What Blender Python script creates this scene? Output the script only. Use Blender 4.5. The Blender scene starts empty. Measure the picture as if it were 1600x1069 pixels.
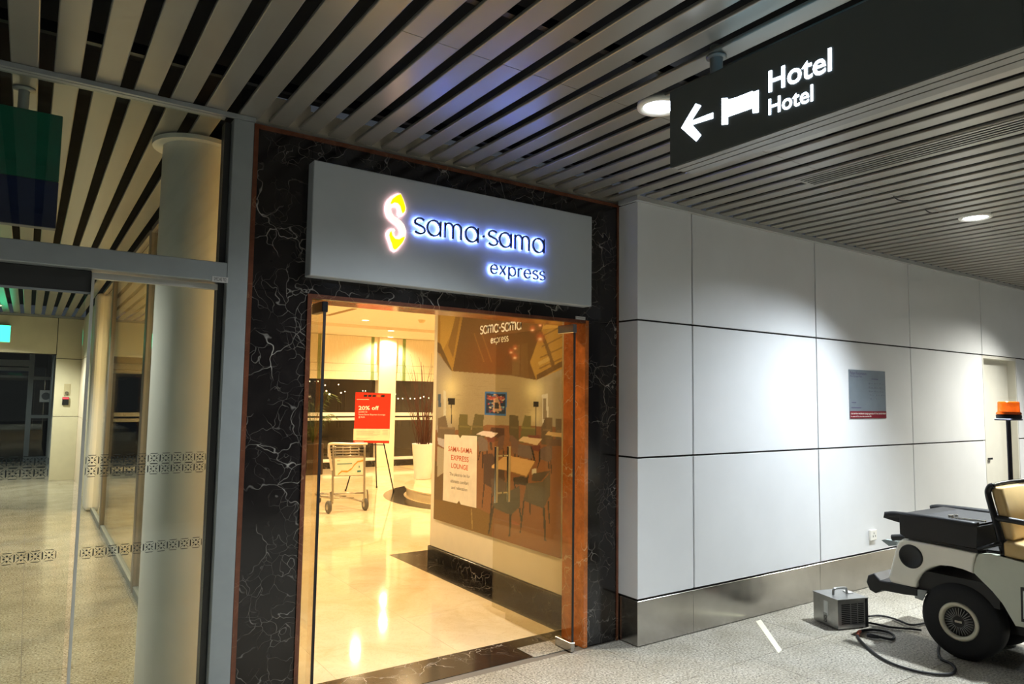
import bpy, bmesh, math, random
import numpy as np
from mathutils import Vector, Matrix
random.seed(7)
C = bpy.context.scene.collection
SC = bpy.context.scene
PI = math.pi

# ------------------------------------------------------------------ camera
F_PX, YAW, PITCH, ROLL, EYE = 1099.07, 0.600045, 0.0790714, 0.0140391, 1.6
fw = Vector((math.sin(YAW)*math.cos(PITCH), math.cos(YAW)*math.cos(PITCH), math.sin(PITCH)))
_r = Vector((math.cos(YAW), -math.sin(YAW), 0)); _u = _r.cross(fw)
rt = math.cos(ROLL)*_r + math.sin(ROLL)*_u
up = -math.sin(ROLL)*_r + math.cos(ROLL)*_u
CAM = Vector((0, 0, EYE))
cam_d = bpy.data.cameras.new('camera'); cam_d.sensor_width = 36.0
cam_d.lens = 36.0*F_PX/1600.0; cam_d.clip_start = 0.05; cam_d.clip_end = 400
cam = bpy.data.objects.new('camera', cam_d); C.objects.link(cam)
M = Matrix.Identity(4)
for i in range(3):
    M[i][0], M[i][1], M[i][2], M[i][3] = rt[i], up[i], -fw[i], CAM[i]
cam.matrix_world = M
SC.camera = cam

def U(px, py, ax, v):
    """point where the ray of a photo pixel meets a known floor, wall or ceiling plane"""
    d = fw + rt*((px-800)/F_PX) + up*((534.5-py)/F_PX)
    i = 'xyz'.index(ax)
    return CAM + d*((v-CAM[i])/d[i])

# ------------------------------------------------------------------ world, exposure
W = bpy.data.worlds.new('night'); SC.world = W; W.use_nodes = True
W.node_tree.nodes['Background'].inputs[0].default_value = (0.75, 0.85, 1.0, 1)
W.node_tree.nodes['Background'].inputs[1].default_value = 0.045
SC.view_settings.view_transform = 'Standard'; SC.view_settings.look = 'None'
SC.view_settings.gamma = 1.0; SC.view_settings.use_curve_mapping = False
SC.view_settings.exposure = 0.18
SC.cycles.use_denoising = True
SC.cycles.max_bounces = 10; SC.cycles.transparent_max_bounces = 24
SC.cycles.caustics_reflective = False; SC.cycles.caustics_refractive = False
SC.cycles.sample_clamp_indirect = 6.0

# ------------------------------------------------------------------ materials
def lin(c):
    return tuple(((v/255)/12.92 if v/255 <= 0.04045 else ((v/255+0.055)/1.055)**2.4) for v in c)
MATS = {}
def nt(name):
    m = bpy.data.materials.new(name); m.use_nodes = True
    t = m.node_tree; b = t.nodes['Principled BSDF']
    return m, t, b
def N(t, typ, **kw):
    n = t.nodes.new(typ)
    for k, v in kw.items():
        setattr(n, k, v)
    return n
def pos(t, scale):
    g = N(t, 'ShaderNodeNewGeometry'); mp = N(t, 'ShaderNodeMapping')
    mp.inputs['Scale'].default_value = scale if hasattr(scale, '__len__') else (scale,)*3
    t.links.new(g.outputs['Position'], mp.inputs['Vector'])
    return mp.outputs['Vector']
def noise(t, vec, scale, detail=4, rough=0.6, dist=0.0):
    n = N(t, 'ShaderNodeTexNoise'); n.inputs['Scale'].default_value = scale
    n.inputs['Detail'].default_value = detail; n.inputs['Roughness'].default_value = rough
    n.inputs['Distortion'].default_value = dist
    t.links.new(vec, n.inputs['Vector']); return n
def ramp(t, fac, stops):
    r = N(t, 'ShaderNodeValToRGB'); e = r.color_ramp.elements
    while len(e) < len(stops): e.new(0.5)
    for k, (p, c) in enumerate(stops):
        e[k].position = p; e[k].color = (*c, 1)
    t.links.new(fac, r.inputs['Fac']); return r
def bump(t, b, h, strength, dist=0.002):
    n = N(t, 'ShaderNodeBump'); n.inputs['Strength'].default_value = strength; n.inputs['Distance'].default_value = dist
    t.links.new(h, n.inputs['Height']); t.links.new(n.outputs['Normal'], b.inputs['Normal'])
def mixc(t, fac, a, bcol):
    n = N(t, 'ShaderNodeMix', data_type='RGBA')
    t.links.new(fac, n.inputs[0])
    for s, v in ((6, a), (7, bcol)):
        if isinstance(v, tuple): n.inputs[s].default_value = (*v, 1)
        else: t.links.new(v, n.inputs[s])
    return n.outputs[2]
def plain(name, rgb, rough=0.5, metal=0.0, vary=0.06, scale=9.0, coat=0.0, spec=0.5):
    """painted, moulded or metal surface: its colour with a little procedural unevenness"""
    if name in MATS: return MATS[name]
    m, t, b = nt(name); c = lin(rgb)
    n = noise(t, pos(t, 1.0), scale, 3)
    lo = tuple(x*(1-vary) for x in c); hi = tuple(min(1, x*(1+vary)) for x in c)
    t.links.new(ramp(t, n.outputs['Fac'], [(0.3, lo), (0.7, hi)]).outputs['Color'], b.inputs['Base Color'])
    b.inputs['Roughness'].default_value = rough; b.inputs['Metallic'].default_value = metal
    b.inputs['Coat Weight'].default_value = coat; b.inputs['Specular IOR Level'].default_value = spec
    MATS[name] = m; return m
def emit(name, rgb, strength, rough=0.5):
    if name in MATS: return MATS[name]
    m, t, b = nt(name); c = lin(rgb)
    b.inputs['Base Color'].default_value = (*c, 1); b.inputs['Emission Color'].default_value = (*c, 1)
    b.inputs['Emission Strength'].default_value = strength; b.inputs['Roughness'].default_value = rough
    MATS[name] = m; return m
def glass(name, tint, refl=1.0, ior=1.5):
    m = bpy.data.materials.new(name); m.use_nodes = True; t = m.node_tree
    for n in list(t.nodes): t.nodes.remove(n)
    o = N(t, 'ShaderNodeOutputMaterial'); tr = N(t, 'ShaderNodeBsdfTransparent'); gl = N(t, 'ShaderNodeBsdfGlossy')
    tr.inputs[0].default_value = (*tint, 1); gl.inputs['Roughness'].default_value = 0.01
    f0 = ((ior-1)/(ior+1))**2                              # Schlick reflectance, the same from both sides of a pane
    lw = N(t, 'ShaderNodeLayerWeight'); lw.inputs[0].default_value = 0.5
    f = N(t, 'ShaderNodeMath', operation='POWER'); f.inputs[1].default_value = 5.0
    t.links.new(lw.outputs['Facing'], f.inputs[0])
    mu = N(t, 'ShaderNodeMath', operation='MULTIPLY_ADD'); mu.inputs[1].default_value = refl*(1-f0); mu.inputs[2].default_value = refl*f0
    mx = N(t, 'ShaderNodeMixShader')
    t.links.new(f.outputs[0], mu.inputs[0]); t.links.new(mu.outputs[0], mx.inputs[0])
    t.links.new(tr.outputs[0], mx.inputs[1]); t.links.new(gl.outputs[0], mx.inputs[2])
    t.links.new(mx.outputs[0], o.inputs[0]); return m

def mk_granite(name, base, dark, light, rough):
    m, t, b = nt(name); v = pos(t, 1.0)
    n1 = noise(t, v, 75, 2, 0.75); n2 = noise(t, v, 3.0, 4, 0.6)
    c = ramp(t, n1.outputs['Fac'], [(0.36, lin(dark)), (0.46, lin(base)), (0.55, lin(base)), (0.62, lin(light))])
    c2 = ramp(t, n2.outputs['Fac'], [(0.3, (0.72, 0.70, 0.64)), (0.65, (1, 1, 1))])
    mm = N(t, 'ShaderNodeMix', data_type='RGBA', blend_type='MULTIPLY'); mm.inputs[0].default_value = 1
    t.links.new(c.outputs[0], mm.inputs[6]); t.links.new(c2.outputs[0], mm.inputs[7])
    t.links.new(mm.outputs[2], b.inputs['Base Color'])
    b.inputs['Roughness'].default_value = rough
    return m
GRANITE = mk_granite('speckled_granite', (174, 168, 154), (84, 80, 74), (214, 210, 198), 0.4)
GRANITE_B = mk_granite('polished_beige_granite', (192, 182, 158), (126, 114, 92), (226, 218, 198), 0.16)

def mk_blackmarble(name, base, vein, rough=0.12, amount=0.5):
    m, t, b = nt(name); v = pos(t, 1.0)
    w = noise(t, v, 4.0, 3, 0.55)
    add = N(t, 'ShaderNodeVectorMath', operation='MULTIPLY_ADD')
    add.inputs[1].default_value = (0.34, 0.34, 0.34)
    t.links.new(w.outputs['Color'], add.inputs[0]); t.links.new(v, add.inputs[2])
    def vein_set(scale, width, seed_scale, lo, hi):
        vo = N(t, 'ShaderNodeTexVoronoi', feature='DISTANCE_TO_EDGE'); vo.inputs['Scale'].default_value = scale
        t.links.new(add.outputs[0], vo.inputs['Vector'])
        e = ramp(t, vo.outputs['Distance'], [(0.0, (1, 1, 1)), (width, (0, 0, 0))])
        k = noise(t, v, seed_scale, 3, 0.5)
        kk = ramp(t, k.outputs['Fac'], [(lo, (0, 0, 0)), (hi, (1, 1, 1))])
        mu = N(t, 'ShaderNodeMath', operation='MULTIPLY')
        t.links.new(e.outputs[0], mu.inputs[0]); t.links.new(kk.outputs[0], mu.inputs[1]); return mu.outputs[0]
    a = vein_set(4.6, 0.013, 3.2, 0.46-0.1*(amount-0.5), 0.66); c = vein_set(13.0, 0.02, 5.0, 0.45, 0.70)
    mx = N(t, 'ShaderNodeMath', operation='MULTIPLY_ADD'); mx.inputs[1].default_value = 0.5
    t.links.new(c, mx.inputs[0]); t.links.new(a, mx.inputs[2])
    cl = N(t, 'ShaderNodeClamp'); t.links.new(mx.outputs[0], cl.inputs[0])
    cloud = noise(t, v, 9.0, 5, 0.7)
    cb = ramp(t, cloud.outputs['Fac'], [(0.35, lin(base)), (0.8, tuple(x*1.9+0.004 for x in lin(base)))])
    t.links.new(mixc(t, cl.outputs[0], cb.outputs[0], lin(vein)), b.inputs['Base Color'])
    b.inputs['Roughness'].default_value = rough
    return m
BLACKM = mk_blackmarble('black_veined_marble', (24, 20, 18), (196, 190, 180), 0.14)
BROWNM = mk_blackmarble('red_brown_marble', (182, 104, 48), (236, 210, 164), 0.12, 0.75)
COPPER = mk_blackmarble('brown_marble_trim', (92, 52, 34), (170, 130, 96), 0.25, 0.3)

def mk_cream():
    m, t, b = nt('cream_marble'); v = pos(t, 1.0)
    a = noise(t, v, 1.6, 6, 0.65, 1.2); c = noise(t, v, 7.0, 5, 0.7, 2.0)
    c1 = ramp(t, a.outputs['Fac'], [(0.3, lin((226, 204, 160))), (0.5, lin((238, 220, 182))), (0.75, lin((244, 230, 200)))])
    k = ramp(t, c.outputs['Fac'], [(0.485, (0, 0, 0)), (0.5, (0.35, 0.35, 0.35)), (0.515, (0, 0, 0))])
    t.links.new(mixc(t, k.outputs[0], c1.outputs[0], lin((196, 160, 110))), b.inputs['Base Color'])
    b.inputs['Roughness'].default_value = 0.07
    return m
CREAM = mk_cream()
def mk_steel():
    m, t, b = nt('brushed_steel'); v = pos(t, (1.0, 1.0, 60.0))
    n = noise(t, v, 6.0, 4, 0.6); n2 = noise(t, pos(t, 1.0), 2.2, 4, 0.6)
    c = ramp(t, n2.outputs['Fac'], [(0.3, lin((168, 164, 158))), (0.7, lin((192, 189, 182)))])
    t.links.new(c.outputs[0], b.inputs['Base Color']); b.inputs['Metallic'].default_value = 1
    r = N(t, 'ShaderNodeMapRange'); r.inputs[3].default_value = 0.17; r.inputs[4].default_value = 0.25
    t.links.new(n.outputs['Fac'], r.inputs[0]); t.links.new(r.outputs[0], b.inputs['Roughness'])
    return m
STEEL = mk_steel()
JOINT = plain('dark_joint', (42, 40, 38), 0.8)
FJOINT = plain('floor_joint', (120, 112, 100), 0.8)
CJOINT = plain('cream_joint', (196, 172, 128), 0.7)
WHITEP = plain('white_metal_panel', (222, 224, 226), 0.32, 0.0, 0.02, 3.0)
SLAT = plain('slat_enamel', (150, 147, 138), 0.30, 0.4, 0.03, 5.0)
PLENUM = plain('plenum_black', (16, 16, 17), 0.9)
ALU = plain('grey_aluminium', (152, 158, 158), 0.42, 0.2, 0.04)
ALUD = plain('dark_aluminium', (70, 70, 68), 0.4, 0.5, 0.04)
CHROME = plain('chrome', (225, 222, 214), 0.12, 1.0, 0.03)
BLACKP = plain('black_plastic', (18, 18, 19), 0.5)
BLACKM2 = plain('black_metal', (14, 14, 16), 0.35, 0.2)
RUBBER = plain('tyre_rubber', (20, 20, 21), 0.75, 0, 0.12, 30)
GLASS = glass('clear_glass', (0.93, 0.96, 0.93), 1.0)
GLASSW = glass('amber_tinted_glass', (0.90, 0.88, 0.80), 1.0)
GLASSD = glass('night_window_glass', (0.45, 0.42, 0.36), 2.6)
SIGNGREY = plain('sign_panel_grey', (178, 184, 188), 0.45, 0.0, 0.02)
CREAMWALL = plain('cream_wall_paint', (238, 226, 200), 0.6, 0, 0.02)
CREAMPAN = plain('cream_wall_panel', (222, 212, 182), 0.5, 0, 0.03)
WHITEPAINT = plain('white_paint', (236, 234, 226), 0.5, 0, 0.02)

# ------------------------------------------------------------------ mesh builder
class MB:
    def __init__(s): s.v = []; s.f = []; s.m = []; s.sm = []; s.cur = 0
    def face(s, idx, smooth=False): s.f.append(tuple(idx)); s.m.append(s.cur); s.sm.append(smooth)
    def box(s, x0, x1, y0, y1, z0, z1):
        b = len(s.v)
        s.v += [(x, y, z) for z in (z0, z1) for y in (y0, y1) for x in (x0, x1)]
        for q in ((0,2,3,1),(4,5,7,6),(0,1,5,4),(2,6,7,3),(0,4,6,2),(1,3,7,5)): s.face([b+i for i in q])
        return s
    def bbox(s, x0, x1, y0, y1, z0, z1, r=0.01, seg=2):
        """box with rounded edges"""
        bm = bmesh.new(); bmesh.ops.create_cube(bm, size=1)
        for v in bm.verts:
            v.co = Vector(((x0+x1)/2+v.co.x*(x1-x0), (y0+y1)/2+v.co.y*(y1-y0), (z0+z1)/2+v.co.z*(z1-z0)))
        bmesh.ops.bevel(bm, geom=bm.edges[:], offset=r, segments=seg, affect='EDGES', profile=0.5)
        s.addbm(bm); return s
    def addbm(s, bm, mat=None, smooth=False):
        b = len(s.v); bm.verts.index_update()
        for v in bm.verts: s.v.append(tuple(mat @ v.co if mat else v.co))
        for f in bm.faces: s.face([b+v.index for v in f.verts], smooth)
        bm.free()
    def obox(s, c, ax, ay, az, hx, hy, hz):
        """oriented box: centre, unit axes, half sizes"""
        b = len(s.v); c = Vector(c)
        for k in (-1, 1):
            for j in (-1, 1):
                for i in (-1, 1): s.v.append(tuple(c+Vector(ax)*hx*i+Vector(ay)*hy*j+Vector(az)*hz*k))
        for q in ((0,2,3,1),(4,5,7,6),(0,1,5,4),(2,6,7,3),(0,4,6,2),(1,3,7,5)): s.face([b+i for i in q])
        return s
    def prism(s, pts, off, smooth=False):
        """planar 3D polygon swept by a vector"""
        b = len(s.v); n = len(pts); off = Vector(off)
        s.v += [tuple(p) for p in pts] + [tuple(Vector(p)+off) for p in pts]
        s.face(list(range(b, b+n))[::-1]); s.face(range(b+n, b+2*n))
        for i in range(n):
            j = (i+1) % n; s.face((b+i, b+j, b+n+j, b+n+i), smooth)
        return s
    def poly(s, pts):
        b = len(s.v); s.v += [tuple(p) for p in pts]; s.face(range(b, b+len(pts))); return s
    def lathe(s, prof, o, ax=(0,0,1), seg=24, smooth=True):
        """revolve [(r,h),...] about an axis through o"""
        ax = Vector(ax).normalized(); t = Vector((1,0,0)) if abs(ax.x) < 0.9 else Vector((0,1,0))
        e1 = ax.cross(t).normalized(); e2 = ax.cross(e1); o = Vector(o); rings = []
        for r, h in prof:
            if r < 1e-6: s.v.append(tuple(o+ax*h)); rings.append([len(s.v)-1]); continue
            b = len(s.v)
            for k in range(seg):
                a = 2*PI*k/seg; s.v.append(tuple(o+ax*h+(e1*math.cos(a)+e2*math.sin(a))*r))
            rings.append(list(range(b, b+seg)))
        for A, B in zip(rings, rings[1:]):
            for k in range(seg):
                j = (k+1) % seg
                if len(A) == 1 and len(B) == 1: continue
                if len(A) == 1: s.face((A[0], B[j], B[k]), smooth)
                elif len(B) == 1: s.face((A[k], A[j], B[0]), smooth)
                else: s.face((A[k], A[j], B[j], B[k]), smooth)
        return s
    def cyl(s, a, b, r, seg=14, r2=None):
        a = Vector(a); b = Vector(b); h = (b-a).length; r2 = r if r2 is None else r2
        s.lathe([(0,0),(r,0)], a, b-a, seg, False); s.lathe([(r,0),(r2,h)], a, b-a, seg); s.lathe([(r2,h),(0,h)], a, b-a, seg, False)
        return s
    def tube(s, pts, r, seg=8, closed=False, smooth_path=True, r_end=None):
        P = [Vector(p) for p in pts]
        if smooth_path and len(P) > 2:
            Q = []; n = len(P)
            rng = range(n if closed else n-1)
            for i in rng:
                p0 = P[i-1] if (closed or i > 0) else P[i]; p1 = P[i]; p2 = P[(i+1) % n]
                p3 = P[(i+2) % n] if (closed or i+2 < n) else p2
                for k in range(5):
                    t = k/5
                    Q.append(0.5*((2*p1)+(-p0+p2)*t+(2*p0-5*p1+4*p2-p3)*t*t+(-p0+3*p1-3*p2+p3)*t**3))
            if not closed: Q.append(P[-1])
            P = Q
        n = len(P); rings = []; e1 = None
        for i, p in enumerate(P):
            d = (P[(i+1) % n]-P[i-1]) if closed else (P[min(i+1, n-1)]-P[max(i-1, 0)])
            d.normalize()
            if e1 is None:
                e1 = d.cross(Vector((0,0,1)) if abs(d.z) < 0.9 else Vector((1,0,0))).normalized()
            else:
                e1 = (e1-d*e1.dot(d)).normalized()
            e2 = d.cross(e1); b = len(s.v)
            rr = r if r_end is None else r+(r_end-r)*i/(n-1)
            for k in range(seg):
                a = 2*PI*k/seg; s.v.append(tuple(p+(e1*math.cos(a)+e2*math.sin(a))*rr))
            rings.append(list(range(b, b+seg)))
        pairs = list(zip(rings, rings[1:])) + ([(rings[-1], rings[0])] if closed else [])
        for A, B in pairs:
            for k in range(seg):
                j = (k+1) % seg; s.face((A[k], A[j], B[j], B[k]), True)
        if not closed: s.face(rings[0][::-1]); s.face(rings[-1])
        return s
    def ribbon(s, path, w, e1, e2, o, depth, closed=False):
        """flat stroke of width w along a 2D path laid on the plane o,e1,e2 and raised by the vector depth"""
        P = [Vector((p[0], p[1], 0)) for p in path]; n = len(P); L = []; R = []
        for i in range(n):
            if closed: a, c = P[i-1], P[(i+1) % n]
            else: a, c = P[max(i-1, 0)], P[min(i+1, n-1)]
            d = (c-a).normalized(); nr = Vector((-d.y, d.x, 0))*(w/2)
            L.append(P[i]+nr); R.append(P[i]-nr)
        to = lambda q: o+e1*q.x+e2*q.y
        for i in range(n if closed else n-1):
            j = (i+1) % n
            s.prism([to(L[i]), to(R[i]), to(R[j]), to(L[j])], depth)
        return s
    def build(s, name, mats, parent=None, world=True, smooth=False):
        off = wloc(parent) if (parent is not None and world) else Vector((0,0,0))
        me = bpy.data.meshes.new(name)
        me.from_pydata([tuple(Vector(v)-off) for v in s.v], [], s.f)
        for m in (mats if isinstance(mats, (list, tuple)) else [mats]): me.materials.append(m)
        me.polygons.foreach_set('material_index', s.m)
        me.polygons.foreach_set('use_smooth', [smooth or q for q in s.sm])
        me.update()
        o = bpy.data.objects.new(name, me); C.objects.link(o)
        if parent is not None: o.parent = parent
        return o
def wloc(o):
    p = Vector((0,0,0))
    while o is not None: p = p+o.location; o = o.parent
    return p
def tag(o, label, cat=None, group=None, kind=None):
    o['label'] = label
    if cat: o['category'] = cat
    if group: o['group'] = group
    if kind: o['kind'] = kind
    return o
def thing(name, loc, label, cat, group=None, kind=None):
    o = bpy.data.objects.new(name, None); C.objects.link(o); o.location = loc; o.empty_display_size = 0.1
    return tag(o, label, cat, group, kind)
def inst(name, mesh, parent, loc):
    o = bpy.data.objects.new(name, mesh); C.objects.link(o); o.parent = parent; o.location = loc; return o
def copy_tree(o, parent=None):
    c = o.copy(); C.objects.link(c); c.parent = parent
    for ch in list(o.children): copy_tree(ch, c)
    return c
def text(name, body, p_bl, p_br, p_tl, mat, parent, raise_by=0.001, extrude=0.0, bold=0.0):
    """lettering fitted between baseline left, baseline right and the top of its left end"""
    cu = bpy.data.curves.new(name, 'FONT'); cu.body = body; cu.resolution_u = 3; cu.offset = bold; cu.extrude = 0
    ob = bpy.data.objects.new(name+'_tmp', cu); me = bpy.data.meshes.new_from_object(ob)
    bpy.data.objects.remove(ob)
    co = np.array([v.co[:] for v in me.vertices])
    p_bl = Vector(p_bl); e1 = Vector(p_br)-p_bl; e2 = Vector(p_tl)-p_bl
    x0, x1 = co[:,0].min(), co[:,0].max()
    top = co[:,1].max()
    nrm = e1.cross(e2).normalized()
    off = wloc(parent)
    for v in me.vertices:
        v.co = p_bl+e1*((v.co.x-x0)/(x1-x0))+e2*(v.co.y/top)+nrm*raise_by-off
    me.materials.clear(); me.materials.append(mat)
    o = bpy.data.objects.new(name, me); C.objects.link(o); o.parent = parent
    bpy.data.curves.remove(cu)
    return o
def spot(name, loc, energy, color, half_deg, blend, parent=None, target=(0,0,-1), radius=0.05):
    d = bpy.data.lights.new(name, 'SPOT'); d.energy = energy; d.color = color
    d.spot_size = math.radians(2*half_deg); d.spot_blend = blend; d.shadow_soft_size = radius
    o = bpy.data.objects.new(name, d); C.objects.link(o)
    o.location = Vector(loc)-(wloc(parent) if parent else Vector())
    o.rotation_euler = Vector(target).to_track_quat('-Z', 'Y').to_euler()
    if parent: o.parent = parent
    return o

# ------------------------------------------------------------------ main dimensions (metres)
YM, YW, ZC = 3.577, 3.389, 2.975          # marble front, white wall front, slat underside
XM0, XM1 = 0.861, 3.334                   # marble facade ends
OX0, OX1, OZ = 1.184, 3.035, 2.10         # doorway
YIN = 3.80                                # back of the doorway reveal
XG = 0.80                                 # glass wall between vestibule and lounge
YB = 15.03                                # lounge window wall
LX1 = 9.6                                 # lounge right end
LZ = 3.0                                  # lounge ceiling

# ------------------------------------------------------------------ floors
def tile_floor(name, label, x0, y0, nx, ny, pitch, mat, jmat, sx, sy, ex, ey, thick=0.02, gap=0.003, tname='floor_tile', bed=(0,)):
    root = thing(name, (sx, sy, 0), label, 'floor', kind='structure')
    MB().box(sx, ex, sy, ey, -0.12, -0.003).build('joint_bed', jmat, root)
    cache = {}
    for i in range(nx):
        for j in range(ny):
            a0, a1 = max(x0+i*pitch, sx)+gap/2, min(x0+(i+1)*pitch, ex)-gap/2
            b0, b1 = max(y0+j*pitch, sy)+gap/2, min(y0+(j+1)*pitch, ey)-gap/2
            if a1-a0 < 0.02 or b1-b0 < 0.02: continue
            key = (round(a1-a0, 4), round(b1-b0, 4))
            if key not in cache:
                o = MB().box(0, a1-a0, 0, b1-b0, -thick, 0).build(tname, mat)
                cache[key] = o.data; o.parent = root; o.location = (a0-sx, b0-sy, 0)
            else:
                inst(tname, cache[key], root, (a0-sx, b0-sy, 0))
    return root
tile_floor('floor', 'speckled grey granite tile floor of the corridor', 3.83-9*0.69, 2.18-6*0.69, 24, 8, 0.69, GRANITE, FJOINT, -2.2, -2.4, 13.5, YM+0.05)
tile_floor('floor', 'polished beige granite floor of the glazed vestibule', 0.055-3*0.69, 2.866+0.69, 5, 24, 0.69, GRANITE_B, FJOINT, -1.9, YM+0.05, XG+0.03, 20.0)
tile_floor('floor', 'polished cream marble floor inside the lounge', 2.326-3*0.8, 3.938, 9, 14, 0.8, CREAM, CJOINT, XG+0.03, 3.938, 7.4, YB, gap=0.0015)
th = MB().box(OX0-0.2, OX1+0.25, 3.627, 3.938, -0.1, 0.0).build('trim_1', BLACKM)
fs = thing('floor_spring_cover', (2.8, 3.66, 0), 'pale granite cover plate set in threshold under right glass door', 'cover plate')
MB().box(2.672, 3.0, 3.612, 3.80, 0.0002, 0.0022).build('plate', GRANITE, fs)
tag(th, 'polished black marble threshold strip in the shop doorway', 'threshold', kind='structure')
# dark border strip that runs along the picture wall and round its end
bs = thing('trim_2', (3.1, 3.94, 0), 'black marble floor border strip along the picture wall', 'floor border', kind='structure')
b = MB()
for k in range(4):
    y0 = 3.94+k*0.683
    MB().box(3.095, 3.36 if k < 3 else 3.36, y0+0.001, y0+0.681, -0.03, 0.0015).build('border_slab', BLACKM, bs)
MB().box(3.362, 3.64, 6.335, 6.67, -0.03, 0.0015).build('border_slab', BLACKM, bs)

# ------------------------------------------------------------------ slatted ceiling
ce = thing('ceiling', (0, 0, ZC), 'long pale metal slats with dark gaps over the corridor', 'ceiling', kind='structure')
P0, PITCH_S, WS, HS = -0.14, 0.1530, 0.099, 0.014
def slat_mesh(L):
    m = MB(); r = 0.005
    sec = [(0, HS), (0, r), (r*0.3, r*0.3), (r, 0), (WS-r, 0), (WS-r*0.3, r*0.3), (WS, r), (WS, HS)]
    b0 = len(m.v)
    m.prism([(x, 0, z) for x, z in sec], (0, L, 0))
    return m.build('slat', SLAT)
JY = 2.352
cache = {}
def put_slat(parent, x, y0, y1):
    L = round(y1-y0, 4)
    if L not in cache:
        o = slat_mesh(L); cache[L] = o.data; o.parent = parent; o.location = (x, y0, 0); return
    inst('slat', cache[L], parent, (x, y0, 0))
k = -9
while P0+k*PITCH_S < 13.6:
    x = P0+k*PITCH_S; end = YM-0.004 if x < XM1 else YW-0.03
    jy = JY if x > 1.0 else (JY-0.9 if k % 2 else JY-2.2)
    put_slat(ce, x, -2.6, jy-0.0015); put_slat(ce, x, jy+0.0015, end)
    k += 1
MB().box(-2.0, 13.7, -2.6, YM+0.03, ZC+0.16, ZC+0.2).build('plenum', PLENUM, ce)
for yc in (-0.9, 0.6, 2.05, 3.2):                # black carrier rails above the slats
    MB().box(-2.0, 13.6, yc-0.015, yc+0.015, ZC+HS+0.001, ZC+HS+0.045).build('carrier_rail', BLACKM2, ce)
ce2 = thing('ceiling', (0, YM, ZC), 'pale metal slats over the glazed vestibule behind the partition', 'ceiling', kind='structure')
k = -11
while P0+k*PITCH_S+WS < XG+0.05:
    o = P0+k*PITCH_S
    L = 11.55
    if ('v', L) not in cache:
        s_ = slat_mesh(L); cache[('v', L)] = s_.data; s_.parent = ce2; s_.location = (o, 0.07, 0)
    else: inst('slat', cache[('v', L)], ce2, (o, 0.07, 0))
    k += 1
MB().box(-2.0, XG+0.08, YM+0.031, 15.2, ZC+0.16, ZC+0.2).build('plenum', PLENUM, ce2)

# ------------------------------------------------------------------ white panel wall on the right
wr = thing('wall_right', (XM1, YW, 0), 'white metal panel wall with dark joints right of the shopfront', 'wall', kind='structure')
cols = [3.335, 3.875, 5.392, 6.942, 8.478]; rows = [0.299, 1.215, 2.134, 2.94]
RX0, RX1 = 8.478, 9.34
MB().box(3.35, RX0-0.01, YW+0.019, YM+0.02, 0.0, 2.96).build('backing', JOINT, wr)
MB().box(RX0-0.01, RX1+0.01, YW+0.019, YM+0.02, 2.134, 2.96).build('backing', JOINT, wr)
MB().box(RX1+0.01, 13.5, YW+0.019, YM+0.02, 0.0, 2.96).build('backing', JOINT, wr)
g = 0.0065
for c0, c1 in zip(cols, cols[1:]):
    for r0, r1 in zip(rows, rows[1:]):
        first = c0 == cols[0]
        MB().bbox(c0+(0 if first else g), c1-g, YW, YM-0.004 if first else YW+0.02, r0+g, r1-(g if r1 < 2.9 else 0), 0.002, 1).build('panel', WHITEP, wr)
MB().bbox(RX0+g, 10.01-g, YW, YW+0.02, 2.134+g, 2.94, 0.002, 1).build('panel', WHITEP, wr)
for c0, c1 in ((RX1, 10.01), (10.01, 11.53), (11.53, 13.05)):
    for r0, r1 in zip(rows, rows[1:]):
        if c0 == RX1 and r0 > 2: continue
        MB().bbox(c0+g, c1-g, YW, YW+0.02, r0+g, r1-(g if r1 < 2.9 else 0), 0.002, 1).build('panel', WHITEP, wr)
bb = thing('baseboard_right', (XM1, YW, 0), 'tall brushed steel skirting under the white panel wall', 'skirting', kind='structure')
for c0, c1 in list(zip(cols, cols[1:]))+[(RX1, 10.01), (10.01, 11.53), (11.53, 13.05)]:
    first = c0 == cols[0]
    MB().bbox(c0+(0.006 if first else 0.001), c1-0.001, YW+0.006, YM-0.004 if first else YW+0.0185, 0.004, 0.29, 0.002, 1).build('steel_plate', STEEL, bb)
tr = thing('trim_3', (XM1, YW, 2.94), 'grey metal angle trim where white wall meets ceiling', 'trim', kind='structure')
xs = [3.33, 4.0, 6.96, 8.49, 10.0, 13.4]
for a, c in zip(xs, xs[1:]):
    MB().box(a, c-0.004, YW-0.028, YW+0.015, 2.941, ZC-0.001).build('angle', plain('trim_grey', (170, 172, 170), 0.45), tr)
MB().box(3.306, 3.33, YW-0.028, YM-0.03, 2.941, ZC-0.001).build('angle', plain('trim_grey', (170, 172, 170), 0.45), tr)
# recessed service door
DOORC = plain('door_off_white', (206, 204, 194), 0.45, 0, 0.02)
dr = thing('door_1', (RX0, YW, 0), 'cream flush service door in a shallow recess of the white wall', 'door', kind='structure')
MB().box(RX0+0.03, RX1-0.03, YW+0.082, YW+0.12, 0.0, 2.10).build('door_leaf', DOORC, dr)
MB().box(RX0+0.005, RX0+0.03, YW+0.002, YW+0.12, 0.0, 2.13).build('door_frame', DOORC, dr)
MB().box(RX1-0.03, RX1-0.005, YW+0.002, YW+0.12, 0.0, 2.13).build('door_frame', DOORC, dr)
MB().box(RX0+0.03, RX1-0.03, YW+0.002, YW+0.12, 2.10, 2.13).build('door_frame', DOORC, dr)
q = U(1545.5, 717, 'y', YW+0.07)
MB().bbox(q.x-0.06, q.x+0.06, YW+0.055, YW+0.081, q.z-0.012, q.z+0.012, 0.005).build('handle', STEEL, dr)

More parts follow.
